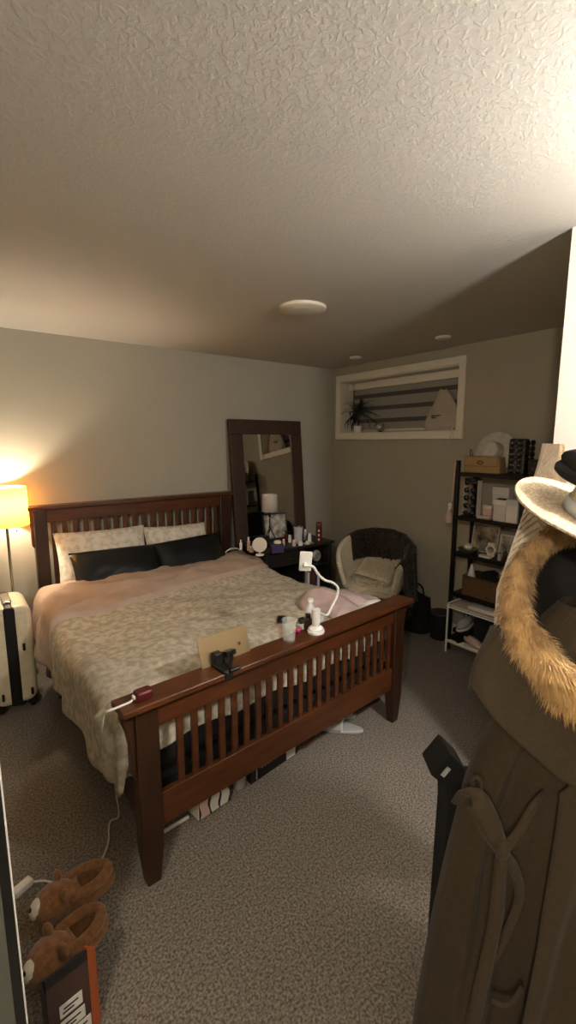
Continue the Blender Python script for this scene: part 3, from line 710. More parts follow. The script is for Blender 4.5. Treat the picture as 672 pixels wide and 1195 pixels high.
# black bag and bin by the right wall
bgx = thing('tote_bag', 'black soft bag slumped on the floor between chair and bin', 'bag', (3.20, 2.42, 0))
def tote(u, v):
    a = u*2*math.pi; k = (1-.18*v); sx = .11*k*(abs(math.cos(a))**.6)*(1 if math.cos(a) > 0 else -1); sy = .17*k*(abs(math.sin(a))**.6)*(1 if math.sin(a) > 0 else -1)
    return V((3.215+sx, 2.43+sy, .30*v+.015*math.sin(a*3)*v))
MB().grid(tote, 36, 10, wrap=True).prism([tote(i/18, 1) for i in range(18)], (0, 0, -.02), (0, 0, 0)).build('body', 'charcoal_fabric', bgx)
for s in (-1, 1): MB().tube([(3.21+s*.05, 2.36, .28), (3.21+s*.05, 2.38, .37), (3.21+s*.05, 2.44, .39), (3.21+s*.05, 2.50, .28)], .008, 8, sm=6).build('handle', 'charcoal_fabric', bgx)
bn = thing('waste_bin', 'small dark round waste bin standing left of the shelf rack', 'bin', (3.23, 2.14, 0))
MB().lathe((3.22, 2.155, 0), [(.0, .004), (.078, .0), (.088, .21), (.092, .215), (.088, .22), (.083, .21), (.074, .01), (0, .01)], 32, cap=False).build('body', 'charcoal_fabric', bn)
MB().lathe((3.22, 2.155, .215), [(.088, 0), (.093, .004), (.088, .012)], 32).build('rim', 'black_plastic', bn)

# ================================================================ SHELF RACK
RX0, RX1, RY0, RY1 = 3.09, 3.335, 1.24, 1.985
rk = thing('shelf_rack', 'black metal shelf rack against the right wall filled with accessories', 'shelf', (3.2, 1.6, 0))
SZs = [1.42, 1.085, .80, .475, .11]
for x in (RX0, RX1):
    for y in (RY0, RY1): MB().box((x, y, .755), (.028, .028, 1.51)).build('post', 'black_metal', rk, bevel=.003)
for z in SZs:
    MB().box(((RX0+RX1)/2, (RY0+RY1)/2, z-.008), (RX1-RX0, RY1-RY0, .016)).build('shelf', 'black_metal', rk, bevel=.002)
    MB().box((RX0-.002, (RY0+RY1)/2, z-.012), (.014, RY1-RY0, .03)).build('shelf_lip', 'black_metal', rk, bevel=.002)
MB().tube([(RX1, RY0, .12), (RX1, RY1, 1.05)], .004, 6).tube([(RX1, RY1, .12), (RX1, RY0, 1.05)], .004, 6).build('cross_brace', 'black_metal', rk)
# strap with charm hanging from the left front post
stp = thing('lanyard', 'pink strap with pale tassel hanging on the left post of the rack', 'strap', (RX0-.02, RY1+.01, 1.15))
MB().tube([(RX0-.016, RY1+.012, 1.50), (RX0-.022, RY1+.018, 1.35), (RX0-.024, RY1+.022, 1.20)], .005, 6, sm=4, flat=.4).build('strap', 'pink_pale', stp)
MB().ball((RX0-.03, RY1+.03, 1.17), .017, 12).ball((RX0-.03, RY1+.03, 1.145), (.016, .016, .02), 12).build('charm', 'white_plastic', stp)
MB().lathe((RX0-.03, RY1+.035, 1.03), [(.024, 0), (.028, .04), (.012, .10), (.006, .115)], 14).build('tassel', 'pink_pale', stp)

def rp(x, y, X, Z):          # on a shelf: pixel x gives the place along the shelf
    p = at(x, y, X=X); return V((X, p.y, Z))
# top shelf: handbag
Z1 = SZs[0]
hb = thing('handbag', 'tan leather box handbag with oval clasp at the left of the top shelf', 'handbag', (3.17, 1.86, Z1))
yb0, yb1 = at(540, 550, X=3.12).y, at(583, 550, X=3.12).y; yc = (yb0+yb1)/2; wb = abs(yb0-yb1)
MB().box((3.17, yc, Z1+.062), (.10, wb, .124), None, .90).build('body', 'tan_leather', hb, bevel=.008)
MB().box((3.113, yc, Z1+.088), (.010, wb*.92, .07)).build('flap', 'tan_leather', hb, bevel=.004)
MB().tube([(3.105, yc+.022*math.cos(a), Z1+.080+.011*math.sin(a)) for a in [i*math.pi/8 for i in range(16)]], .003, 6, closed=True).build('clasp', 'black_metal', hb)
MB().tube([(3.16, yc+wb*.38, Z1+.12), (3.15, yc+wb*.40, Z1+.16), (3.15, yc+wb*.36, Z1+.17), (3.15, yc+wb*.30, Z1+.12)], .003, 6, sm=5).build('strap', 'black_plastic', hb)
# wide-brim white hat leaning behind it
ht = thing('brimmed_hat', 'white wide-brimmed hat standing on edge behind the tan handbag', 'hat', (3.28, 1.75, Z1))
hc = V((3.255, at(577, 527, X=3.25).y, Z1+.155)); Mh = Matrix.Rotation(R(12), 3, 'X') @ Matrix.Rotation(R(-78), 3, 'Y')
MB().lathe(hc, [(.060, .0), (.085, .004), (.12, .0), (.150, -.008), (.152, -.004), (.12, .006), (.085, .010), (.055, .012)], 40, Mh, cap=False).build('brim', 'white_felt', ht)
MB().lathe(hc, [(.073, .005), (.070, .05), (.060, .085), (.03, .095), (.0, .085)], 32, Mh, cap=False).build('crown', 'white_felt', ht)
# sunglasses
def glasses(lb, X, Y, Z, first=None, grp='sunglasses on the tall display', rz=0):
    if first is None:
        t = thing('sunglasses', lb, 'sunglasses', (X, Y, Z), group=grp)
        for s in (-1, 1):
            c = V((X, Y+s*.026, Z)); pts = [c+V((0, .022*math.cos(a), .017*math.sin(a))) for a in [i*math.pi/7 for i in range(14)]]
            MB().tube(pts, .0028, 6, closed=True).build('lens_frame', 'black_plastic', t)
            MB().ball(c, (.004, .021, .016), 12).build('lens', 'dark_lens', t)
            MB().tube([c+V((0, s*.024, .006)), c+V((.05, s*.026, .006)), c+V((.065, s*.026, -.004))], .002, 5).build('temple', 'black_plastic', t)
        MB().tube([(X, Y-.006, Z+.006), (X, Y+.006, Z+.006)], .0022, 5).build('bridge', 'black_plastic', t)
        return t
    return dup(first, (X, Y, Z), rz, lb, grp)
def tower(name, lb, X, Y, Z, h, n, w, grp, posword, proto=None, wm='black_plastic'):
    t = thing(name, lb, 'display stand', (X, Y, Z))
    MB().box((X, Y, Z+.006), (w*.8, w, .012)).build('base', 'black_plastic', t, bevel=.003)
    MB().lathe((X, Y, Z+h-.012), [(w*.50, 0), (w*.52, .003), (w*.5, .012)], 28).build('top_plate', 'black_plastic', t)
    MB().cyl((X+.01, Y, Z), (X+.01, Y, Z+h), .009).build('pole', 'black_plastic', t)
    for s in (-1, 1): MB().box((X+.0, Y+s*w*.47, Z+h/2), (.05, .003, h-.02)).build('side_bar', wm, t)
    for i in range(n):
        z = Z+.028+(h-.055)*i/(n-1) if n > 1 else Z
        MB().tube([(X-.03, Y-w*.44, z-.019), (X-.03, Y+w*.44, z-.019)], .002, 5).build('rung', 'black_plastic', t)
        g_ = glasses('black sunglasses, number %s from the bottom, '.replace('number %s', ('first', 'second', 'third', 'fourth', 'fifth', 'sixth', 'seventh')[i])+posword, X-.036, Y, z, proto, grp)
        if proto is None: proto = g_
    return proto
ytw = at(603, 545, X=3.16).y
proto = tower('sunglasses_tower', 'black revolving sunglasses tower standing right of the white hat', 3.17, ytw, Z1, .25, 6, .115, 'sunglasses on the tall display', 'on the tower on top of the rack')
for i in range(6):    # the side face of the tower carries more pairs
    glasses(('first', 'second', 'third', 'fourth', 'fifth', 'sixth')[i]+' pair from the bottom on the right side face of the tower', 3.19, ytw-.066, Z1+.028+.195*i/5, proto, 'sunglasses on the tall display', R(78))
y2 = at(549, 600, X=3.15).y
tower('sunglasses_stand', 'narrow black and white sunglasses stand at the left of the second shelf', 3.16, y2, SZs[1], .29, 5, .12, 'sunglasses on the second shelf', 'on the stand below the tan handbag', proto, 'white_plastic')
yb = at(632, 552, X=3.2).y
t = thing('black_box', 'black box at the right end of the rack top behind the knit', 'box', (3.2, yb, Z1))
MB().box((3.21, yb, Z1+.05), (.14, .13, .09)).build('body', 'black_plastic', t, bevel=.003)
MB().box((3.21, yb, Z1+.10), (.145, .135, .02)).build('lid', 'black_wood', t, bevel=.003)
MB().lathe((3.14, yb+.03, Z1+.05), [(.0, 0), (.014, 0), (.012, .003), (0, .004)], 16, Matrix.Rotation(R(-90), 3, 'Y')).build('button', 'purple', t)
# second shelf
Z2 = SZs[1]
def boxy(name, lb, cat, x0, x1, ybase, X, Z, h, dpth, m_, m2=None, lidf=.25, grp=None, rz=0):
    a_, b_ = at(x0, ybase, X=X).y, at(x1, ybase, X=X).y; yc_ = (a_+b_)/2; w_ = abs(a_-b_)
    t = thing(name, lb, cat, (X, yc_, Z), group=grp)
    MB().box((X+dpth/2, yc_, Z+h*(1-lidf)/2), (dpth, w_, h*(1-lidf)), (0, 0, rz)).build('body', m_, t, bevel=.002)
    MB().box((X+dpth/2, yc_, Z+h*(1-lidf/2)), (dpth+.004, w_+.004, h*lidf), (0, 0, rz)).build('lid', m2 or m_, t, bevel=.002)
    return t, yc_, w_
boxy('white_box', 'tall white box standing at the back of the second shelf', 'box', 573, 592, 600, 3.23, Z2, .235, .06, 'paper_white')
tt, yy, ww = boxy('lotion_box', 'white box with black clip on top, left of the plain white one', 'box', 575, 589, 604, 3.12, Z2, .155, .07, 'paper_white', 'white_plastic')
MB().box((3.135, yy-.01, Z2+.16), (.03, ww*.7, .012)).build('clip', 'black_plastic', tt, bevel=.002)
boxy('plain_box', 'plain white box in the middle front of the second shelf', 'box', 589.5, 603, 605, 3.115, Z2, .165, .07, 'white_plastic', 'paper_white')
tt, yy, ww = boxy('black_gift_box', 'black box with a round pale emblem on the second shelf', 'box', 604.5, 620, 607, 3.12, Z2, .19, .09, 'black_wood')
MB().lathe((3.118, yy, Z2+.075), [(.0, 0), (.013, 0), (.011, .003), (0, .003)], 18, Matrix.Rotation(R(-90), 3, 'Y')).build('emblem', 'grey_white', tt)
boxy('soap_box', 'small beige box stacked beside the white boxes', 'box', 563, 573, 600, 3.17, Z2, .10, .06, 'pink_pale', 'cream_box')
boxy('makeup_compact', 'flat pink compact at the front edge of the second shelf', 'case', 556, 571, 603, 3.12, Z2, .022, .05, 'pink_pale', 'cream_box', .4)
# third shelf
Z3 = SZs[2]
def frame_(lb, x0, x1, ybase, X, Z, h, m_, mf):
    a_, b_ = at(x0, ybase, X=X).y, at(x1, ybase, X=X).y; yc_ = (a_+b_)/2; w_ = abs(a_-b_)
    t = thing('photo_frame', lb, 'photo frame', (X, yc_, Z)); Mq = Matrix.Rotation(R(9), 3, 'Y'); o_ = V((X, yc_, Z))
    for (y_, z_, dy, dz) in ((0, h-.006, w_, .012), (0, .006, w_, .012), (-w_/2+.006, h/2, .012, h), (w_/2-.006, h/2, .012, h)):
        MB().box(o_+Mq @ V((0, y_, z_)), (.012, dy, dz), Mq).build('frame_side', mf, t, bevel=.002)
    MB().box(o_+Mq @ V((.003, 0, h/2)), (.004, w_-.015, h-.015), Mq).build('photo', m_, t)
frame_('large photo in a pale thin frame on the third shelf', 549, 580, 640, 3.26, Z3, .225, 'photo_a', 'grey_white')
frame_('smaller photo in a cream frame right of the large one on the third shelf', 581, 603, 645, 3.24, Z3, .17, 'photo_b', 'cream_box')
yq = at(546, 640, X=3.16).y
t = thing('trinket_dish', 'tiered silver dish with cream pile at the left of the third shelf', 'dish', (3.16, yq, Z3))
MB().lathe((3.16, yq, Z3), [(.03, 0), (.035, .006), (.065, .02), (.075, .034), (.072, .036), (.06, .024), (.0, .014)], 28, cap=False).build('dish', 'silver_frame', t)
MB().ball((3.16, yq, Z3+.048), (.036, .036, .028), 16).build('shell_ornament', 'cream_box', t)
yq = at(572, 645, X=3.14).y
t = thing('ornate_clock', 'small ornate cream framed clock on the third shelf', 'clock', (3.14, yq, Z3))
pts = [V((3.14, yq+(.038+.006*math.cos(a*6))*math.cos(a), Z3+.062+(.055+.006*math.cos(a*6))*math.sin(a))) for a in [i*math.pi/18 for i in range(36)]]
MB().prism(pts, (0, 0, 0), (.02, 0, 0)).build('case', 'cream_box', t, bevel=.003)
MB().lathe((3.139, yq, Z3+.062), [(0, 0), (.024, 0), (.024, .004), (0, .005)], 24, Matrix.Rotation(R(-90), 3, 'Y')).build('dial', 'photo_b', t)
boxy('white_case', 'flat white case lying at the front edge of the third shelf', 'case', 558, 571, 650, 3.105, Z3, .018, .05, 'white_plastic', 'white_plastic')
for x_, h_, m_, lb in ((583, .06, 'grey_white', 'silver capped short bottle'), (589, .10, 'amber', 'dark brown bottle with silver cap'), (595, .085, 'green_dark', 'dark green bottle'), (600, .11, 'maroon', 'dark red slim bottle')):
    yq = at(x_, 648, X=3.13).y; bottle('small_bottle', lb+' on the right of the third shelf', 'bottle', 3.13, yq, Z3, .015, h_, m_, 'silver_frame', .6, group='bottles on the third shelf')
# fourth shelf: basket
Z4 = SZs[3]
ya, yb = at(540, 690, X=3.12).y, at(600, 700, X=3.12).y
t = thing('wicker_basket', 'brown woven basket on the fourth shelf full of dark things', 'basket', (3.2, (ya+yb)/2, Z4)); yc = (ya+yb)/2; wb = abs(ya-yb)
for (cx, cy, dx, dy) in ((3.115, yc, .012, wb), (3.315, yc, .012, wb), (3.215, yc-wb/2, .21, .012), (3.215, yc+wb/2, .21, .012)): MB().box((cx, cy, Z4+.075), (dx, dy, .15)).build('side', 'basket', t, bevel=.004)
MB().box((3.215, yc, Z4+.006), (.20, wb-.012, .01)).build('bottom', 'basket', t)
MB().tube([(3.113, yc-wb/2, Z4+.15), (3.113, yc+wb/2, Z4+.15), (3.315, yc+wb/2, Z4+.15), (3.315, yc-wb/2, Z4+.15)], .008, 8, closed=True).build('rim', 'basket', t)
for k, (x_, m_, lb, nm) in enumerate(((549, 'white_plastic', 'white creature-shaped bottle poking out at the left of the basket', 'white_bottle'),)):
    yq = at(x_, 672, X=3.16).y
    MB().lathe((3.17, yq, Z4+.02), [(.03, 0), (.034, .02), (.032, .12), (.018, .18), (.006, .22)], 18).build(nm, m_, None); bpy.context.view_layer.update(); tag([o for o in bpy.data.objects if o.name.startswith(nm)][0], lb, 'bottle')
def lump(c, r, s):
    return MB().grid(lambda u, v: V((c[0]+r[0]*math.cos(u*2*math.pi)*math.sin(math.pi*v)*(1+.15*math.sin(u*12+s)), c[1]+r[1]*math.sin(u*2*math.pi)*math.sin(math.pi*v)*(1+.12*math.sin(v*9+s)), c[2]-r[2]*math.cos(math.pi*v)*(1+.1*math.sin(u*18+s)))), 28, 14, wrap=True)
tag(lump((3.21, yc+.02, Z4+.15), (.075, .09, .06), 1).build('clutch_bag', 'charcoal_fabric'), 'soft black bag bulging out of the brown basket', 'bag')
tag(lump((3.21, yc-.14, Z4+.14), (.075, .06, .055), 3).build('belt_pouch', 'black_satin'), 'glossy black pouch in the right half of the basket', 'pouch')
# white shoe tray rack at the bottom, in front of the posts
sr = thing('shoe_rack', 'low white metal rack with two pale boards at the foot of the black rack', 'shoe rack', (3.02, 1.62, 0))
y0_, y1_ = 1.34, 1.965
for y in (y0_, y1_):
    MB().tube([(3.03, y, .0), (3.03, y, .35), (3.035, y, .39), (3.07, y, .40), (3.25, y, .40), (3.29, y, .39), (3.295, y, .35), (3.295, y, .0)], .008, 8, sm=4).build('end_frame', 'white_plastic', sr)
for z in (.385, .085): MB().box((3.16, (y0_+y1_)/2, z), (.25, y1_-y0_-.01, .012)).build('board', 'cream_box', sr, bevel=.003)
MB().tube([(3.03, y0_, .10), (3.03, y1_, .10)], .007, 8).tube([(3.03, y0_, .372), (3.03, y1_, .372)], .007, 8).build('front_bar', 'white_plastic', sr)
tag(MB().box((3.15, 1.66, .412), (.21, .30, .03), (0, 0, R(3))).build('white_tray', 'paper_white', bevel=.004), 'flat white tray lying on the upper board of the low rack', 'tray')
t = thing('black_storage_box', 'black fabric box standing on the lower board of the white rack', 'box', (3.19, 1.70, .092))
MB().box((3.19, 1.69, .21), (.17, .20, .235)).build('body', 'charcoal_fabric', t, bevel=.01)
MB().tube([(3.105, 1.66, .27), (3.095, 1.69, .25), (3.105, 1.72, .27)], .004, 6, sm=4).build('handle', 'black_plastic', t)
t = thing('shoe_box', 'reddish brown shoe box at the right of the lower board', 'box', (3.18, 1.47, .092))
MB().box((3.17, 1.46, .125), (.20, .22, .065)).build('body', 'red_brown', t, bevel=.003); MB().box((3.17, 1.46, .165), (.206, .226, .018)).build('lid', 'paper_white', t, bevel=.003)
def shoe(lb, x, y, z, yaw, m1, m2, nm='sneaker', cat='shoe', L_=.24):
    t = thing(nm, lb, cat, (x, y, z), group='footwear on the low white rack'); M = Matrix.Rotation(yaw, 3, 'Z'); P = lambda a_, b_, c_: V((x, y, z))+M @ V((a_, b_, c_))
    def bd(u, v):
        a = u*2*math.pi; w = .040*(.75+.35*math.sin(v*3.0)); h = lerp(.075, .032, min(1, v*1.15)**1.5); k = math.sin(math.pi*min(.97, max(.03, v)))**.3
        return P((v-.5)*L_, w*k*math.cos(a), .018+max(-.0, h*k*(.5+.5*math.sin(a))))
    MB().grid(bd, 24, 16, wrap=True).build('upper', m1, t)
    MB().prism([P((.5-.5*math.cos(a))*L_-L_/2, .044*math.sin(a)*(1.0), 0) for a in [i*math.pi/12 for i in range(24)]], (0, 0, 0), (0, 0, .018)).build('sole', m2, t, bevel=.004)
    return t
shoe('black and white sneaker at the left end of the lower board', 3.14, 1.87, .092, R(185), 'black_plastic', 'white_plastic')
shoe('white sneaker resting on the black one under the upper board', 3.14, 1.88, .20, R(188), 'grey_white', 'white_plastic')
shoe('pale pink flat shoe in front of the black storage box', 3.085, 1.76, .092, R(260), 'pink_pale', 'cream_box', 'flat_shoe', L_=.20)
# support for stacked sneaker
tag(MB().box((3.15, 1.875, .18), (.16, .13, .03)).build('shoe_divider', 'black_plastic', bevel=.003), 'black divider plate between the two stacked sneakers', 'shoe divider')

# ================================================================ WINDOW SILL
SZ_ = WZ0+.008
px_ = V((WB+.085, 3.40, SZ_))
pt = thing('potted_dracaena', 'spiky dark plant in a small white pot on the window sill', 'plant', px_)
MB().lathe(px_, [(.038, 0), (.045, .07), (.041, .07), (.036, .062), (.0, .062)], 28, cap=False).build('pot', 'white_plastic', pt)
MB().lathe(px_+V((0, 0, .055)), [(.0, 0), (.039, 0), (.038, .006), (0, .007)], 20).build('soil', 'bag_brown', pt)
MB().tube([px_+V((0, 0, .06)), px_+V((.0, .006, .15)), px_+V((0, 0, .22))], .009, 8, sm=4).build('stem', 'bag_brown', pt)
random.seed(11)
for i in range(52):
    a = random.random()*2*math.pi; el = random.uniform(-.4, 1.3); L_ = random.uniform(.20, .33); o = px_+V((0, 0, .17+.07*random.random()))
    d_ = V((math.cos(a)*math.cos(el)*.5, math.sin(a)*math.cos(el), math.sin(el)*.75)); mb = MB(); sd = d_.cross(UP).normalized() if d_.cross(UP).length > .01 else V((1, 0, 0))
    prev = []
    for k in range(7):
        t_ = k/6; p = o+d_*L_*t_+V((0, 0, -.13*t_*t_*(1-abs(math.sin(el))*.5))); w_ = .0105*math.sin(math.pi*(.12+.86*t_))
        prev += [p-sd*w_, p+UP*.002, p+sd*w_]
    for q_ in prev: q_.x = min(q_.x, WB+.150); q_.z = min(max(q_.z, SZ_+.004), WZ1-.02); q_.y = min(q_.y, WY1-.02)
    mb.add(prev, [(k*3+j, k*3+j+1, k*3+j+4, k*3+j+3) for k in range(6) for j in (0, 1)])
    mb.build('leaf', 'leaf', pt, solid=.0015)
q = V((WB+.10, 3.11, SZ_+.052))
t = thing('glass_ball', 'shiny mirrored ball on the sill right of the spiky plant', 'ball', (q.x, q.y, SZ_))
MB().ball(q, .047, 28).build('ball', 'silver', t)
MB().lathe((q.x, q.y, SZ_), [(.022, 0), (.02, .006), (.012, .009)], 16).build('foot_ring', 'black_plastic', t)
q = V((WB+.09, 3.24, SZ_))
t = thing('silver_spoon_bird', 'small bright metal ornament on a thin stalk among the plant leaves', 'ornament', q)
MB().tube([q, q+V((0, 0, .26))], .002, 6).build('stalk', 'silver', t)
MB().ball(q+V((0, -.02, .265)), (.012, .045, .006), 14).build('top', 'silver', t)
MB().lathe(q, [(.02, 0), (.018, .006), (0, .008)], 16).build('foot', 'silver', t)
tag(MB().box((WB+.12, 3.24, SZ_+.016), (.05, .22, .03)).build('sill_box', 'grey_white', bevel=.006), 'low pale box lying behind the pot on the window sill', 'box')
db = thing('dust_bag', 'beige cloth drawstring bag with small red print on the right of the sill', 'bag', (WB+.08, 2.36, SZ_))
yA, yB = at(491, 500, X=WB+.03).y, at(532, 500, X=WB+.03).y
def dust(u, v):
    a = u*2*math.pi; half = abs(yA-yB)/2; yc = (yA+yB)/2; t_ = v
    hw = half*(1-.0*t_) if t_ < .25 else half*max(.03, (1-((t_-.25)/.75)**1.15*.80)); cy = yc-.02*math.sin(t_*3)+.01
    if t_ < .04: hw *= .93
    dp_ = .050*(1-t_*.75)*(.85 if t_ < .04 else 1)
    s_ = math.sin(a); c_ = math.cos(a)
    return V((WB+.085+dp_*c_+.005*math.sin(a*7+t_*9)*(1-t_), cy+hw*(abs(s_)**.8)*(1 if s_ > 0 else -1), SZ_+.002+.345*t_**.95+.006*math.sin(a*3)*(t_ > .1)))
mb = MB().grid(dust, 48, 26, wrap=True); mb.prism([dust(i/24, 1) for i in range(24)], (0, 0, -.005), (0, 0, 0)); mb.prism([dust(i/24, 0) for i in range(24)], (0, 0, 0), (0, 0, .004)); mb.build('cloth', 'dust_bag', db)
for k in range(2):
    s_ = V((WB+.035, yB+.02, SZ_+.03)); MB().tube([s_, V((WB-.01, yB+.01, SZ_+.02)), V((WB-.028, yB+.006-.02*k, SZ_-.03)), V((WB-.030, yB+.03-.05*k, SZ_-.10+.03*k))], .003, 6, sm=5).build('drawstring', 'cream_box', db)
# small indistinct line of reddish print on the cloth bag
yc_ = (yA+yB)/2+.035
for (dy, dz, w_, h_, m_) in ((.028, .128, .026, .010, 'print_dark'), (0, .129, .018, .010, 'print_red'), (-.024, .130, .022, .009, 'print_dark'), (-.046, .131, .012, .006, 'print_red'), (.028, .112, .020, .010, 'print_dark'), (.004, .112, .014, .009, 'print_red')):
    MB().box((WB+.0385, yc_+dy, SZ_+dz), (.006, w_, h_)).build('printed_text', m_, db)
# ================================================================ THINGS ON THE FOOTBOARD
cd_, cn_, cL_ = frame_pts(FL, FR_); CAPZ = .752
Mcap = Matrix((cd_, cn_, UP)).transposed()
def cap(x, y, v=0.0, dz=0):      # along the cap of the footboard at the pixel column
    p = at(x, y, Z=CAPZ); u = (p-FL).dot(cd_); return FL+cd_*u+cn_*v+UP*(CAPZ+dz)
# tablet on a clamp
c0 = cap(262, 782)
tabM = Mcap @ Matrix.Rotation(R(2), 3, 'Z') @ Matrix.Rotation(R(-18), 3, 'X')
t = thing('tablet', 'champagne gold tablet seen from the back above the footboard', 'tablet', c0)
tc_ = at(263, 760, Y=c0.y+.055)
MB().prism([tc_+tabM @ V((p.x, 0, p.z)) for p in rrect(0, 0, .245, .165, .012, 0)], tabM @ V((0, -.003, 0)), tabM @ V((0, .003, 0))).build('back_shell', 'gold_tablet', t, bevel=.001)
MB().prism([tc_+tabM @ V((p.x, .0035, p.z)) for p in rrect(0, 0, .235, .155, .010, 0)], V((0, 0, 0)), tabM @ V((0, .001, 0))).build('screen', 'black_plastic', t)
MB().lathe(tc_+tabM @ V((.072, -.0032, .012)), [(0, 0), (.0075, 0), (.0075, .0012), (0, .0015)], 16, tabM @ Matrix.Rotation(R(90), 3, 'X')).build('emblem', 'bag_brown', t)
t = thing('tablet_clamp', 'black clamp stand gripping the footboard and holding the gold tablet', 'clamp', c0)
MB().box(tc_+tabM @ V((.0, -.010, -.025)), (.050, .012, .060), tabM).build('plate', 'black_plastic', t, bevel=.003)
MB().box(tc_+tabM @ V((.0, -.03, -.005)), (.045, .03, .02), tabM).tube([tc_+tabM @ V((.01, -.035, 0)), c0+V((.015, -.05, .012))], [.008, .007], 8).build('arm', 'black_metal', t, bevel=.001)
MB().box(c0+V((0, 0, .006)), (.045, .12, .012), Mcap).box(c0+cn_*-.062+UP*-.01, (.035, .008, .035), Mcap).box(c0+V((0, 0, .03))+cn_*.025, (.035, .035, .05), Mcap).build('jaw', 'black_plastic', t, bevel=.003)
MB().cyl(c0+cn_*-.068+UP*.012-cd_*.0, c0+cn_*-.068+UP*.012+cd_*.045, .008).build('knob', 'black_plastic', t)
# dark red charger cube with white cable
c1 = cap(172, 820, -.01)
t = thing('charger_cube', 'small dark red cube charger on the left end of the footboard', 'charger', c1)
MB().box(c1+UP*.019, (.062, .045, .036), Mcap).build('body', 'maroon', t, bevel=.010, seg=3)
MB().box(c1+UP*.019-cd_*.034, (.008, .02, .012), Mcap).build('socket', 'white_plastic', t, bevel=.002)
e = cap(140, 836, -.01, .004)
tag(MB().tube([c1+UP*.012-cd_*.038, c1.lerp(e, .5)+UP*.004, e, e-cd_*.02, e-cd_*.03-UP*.02+cn_*.02, e-cd_*.03-UP*.10+cn_*.05], .004, 8, sm=5).build('charger_cable', 'white_plastic'), 'short white cable running from the red cube off the left footboard end', 'cable')
# drinking glass
g0 = cap(341, 750, -.0)
t = thing('drinking_glass', 'empty clear tumbler standing on the footboard cap', 'glass', g0)
MB().lathe(g0, [(.0, 0), (.026, 0), (.028, .004), (.033, .105), (.0315, .105), (.0265, .012), (0, .011)], 32, cap=False).build('glass', 'glass', t)
# gooseneck lamp with white rectangular head
n0 = cap(376, 741, -.01)
t = thing('gooseneck_lamp', 'white clip-on gooseneck lamp with flat rectangular head, rising from the footboard', 'lamp', n0)
MB().lathe(n0, [(.0, 0), (.040, 0), (.042, .006), (.040, .014), (.036, .016), (.036, .022), (.030, .028), (.020, .034)], 32).build('base', 'white_plastic', t)
MB().cyl(n0+UP*.03, n0+UP*.115, .019, .021).build('column', 'white_plastic', t)
YN = n0.y+.03
gp = [n0+UP*.11]+[at(x, y, Y=YN) for x, y in ((381, 718), (388, 706), (393, 696), (394, 686), (388, 680), (379, 677), (371, 670), (366, 662), (360, 660), (354, 660))]
MB().tube(gp, .0065, 10, sm=6).build('neck', 'white_plastic', t)
hc_ = at(356.5, 655, Y=YN+.012); Mq = Matrix.Rotation(R(-36), 3, 'Z') @ Matrix.Rotation(R(12), 3, 'X') @ Matrix.Rotation(R(3), 3, 'Y')
MB().prism([hc_+Mq @ V((p.x, 0, p.z)) for p in rrect(0, 0, .058, .098, .006, 0)], Mq @ V((0, -.006, 0)), Mq @ V((0, .006, 0))).build('lamp_head', 'white_plastic', t, bevel=.002)
MB().ball(hc_+Mq @ V((0, -.010, -.01)), (.012, .008, .010), 12).build('joint', 'white_plastic', t)
# things on the duvet by the footboard
b_ = at(383, 738, Z=.70); b_ = n0+cn_*.075+cd_*.035; b_.z = .662
t = thing('water_bottle', 'empty clear plastic water bottle standing behind the white lamp base', 'bottle', b_)
MB().lathe(b_, [(.0, .004), (.026, 0), (.031, .006), (.031, .04), (.029, .044), (.031, .048), (.031, .08), (.029, .084), (.031, .088), (.031, .14), (.029, .165), (.018, .195), (.0125, .205), (.0125, .218), (.0115, .218), (.011, .205), (.016, .193), (.027, .163), (.029, .14), (.029, .01), (0, .012)], 28, cap=False).build('body', 'thin_plastic', t)
MB().lathe(b_+UP*.212, [(.0145, 0), (.0145, .014), (.012, .016)], 20).build('cap', 'white_plastic', t)
MB().lathe(b_+UP*.07, [(.0316, 0), (.0316, .035)], 28, cap=False).build('label', 'thin_plastic', t)
def onbed(x, y, z=.665): return at(x, y, Z=z)
p = onbed(329, 724); tag(MB().box(p+UP*.006, (.055, .085, .012), (0, 0, R(-38))).build('black_phone', 'black_plastic', bevel=.004), 'small black device lying on the duvet left of the glass', 'device')
p = onbed(357, 727, .69); t = thing('vanity_case', 'open white tray case with black lid pad on the duvet beside the glass', 'case', (p.x, p.y, .665))
MB().box((p.x, p.y-.0, .675), (.085, .06, .02), (0, 0, R(-8))).build('tray', 'cream_box', t, bevel=.004)
MB().box((p.x+.0, p.y+.02, .70), (.055, .03, .025), (R(20), 0, R(-8))).build('black_pad', 'black_plastic', t, bevel=.004)
p = onbed(352, 738, .69); tag(MB().box((p.x, p.y+.01, .678), (.10, .07, .010), (0, 0, R(-15))).build('paper_note', 'paper_white', bevel=.001), 'white folded card lying at the edge of the duvet beside the footboard cap', 'card')
p = at(365, 745, Z=.77); tag(MB().ball(cap(366, 747, .04, .013), (.014, .012, .012), 12).box(cap(364, 748, .045, .010), (.03, .012, .012), (0, 0, R(30))).build('pink_clip', 'pink_hot', bevel=.003), 'small bright pink clip beside the white lamp base', 'clip')
p = cap(369, 738, .045, .0); t = thing('dark_jar', 'small dark bottle squeezed between the glass and the white lamp', 'bottle', p)
MB().lathe(p, [(.018, 0), (.020, .004), (.020, .05), (.012, .06)], 20).build('body', 'bag_brown', t); MB().lathe(p+UP*.06, [(.013, 0), (.013, .014)], 16).build('cap', 'black_plastic', t)
p = onbed(368, 718, .72); tag(lump((p.x, p.y, .70), (.055, .035, .025), 5).build('tissue', 'paper_white'), 'crumpled white tissue on the duvet behind the black padded case', 'tissue')
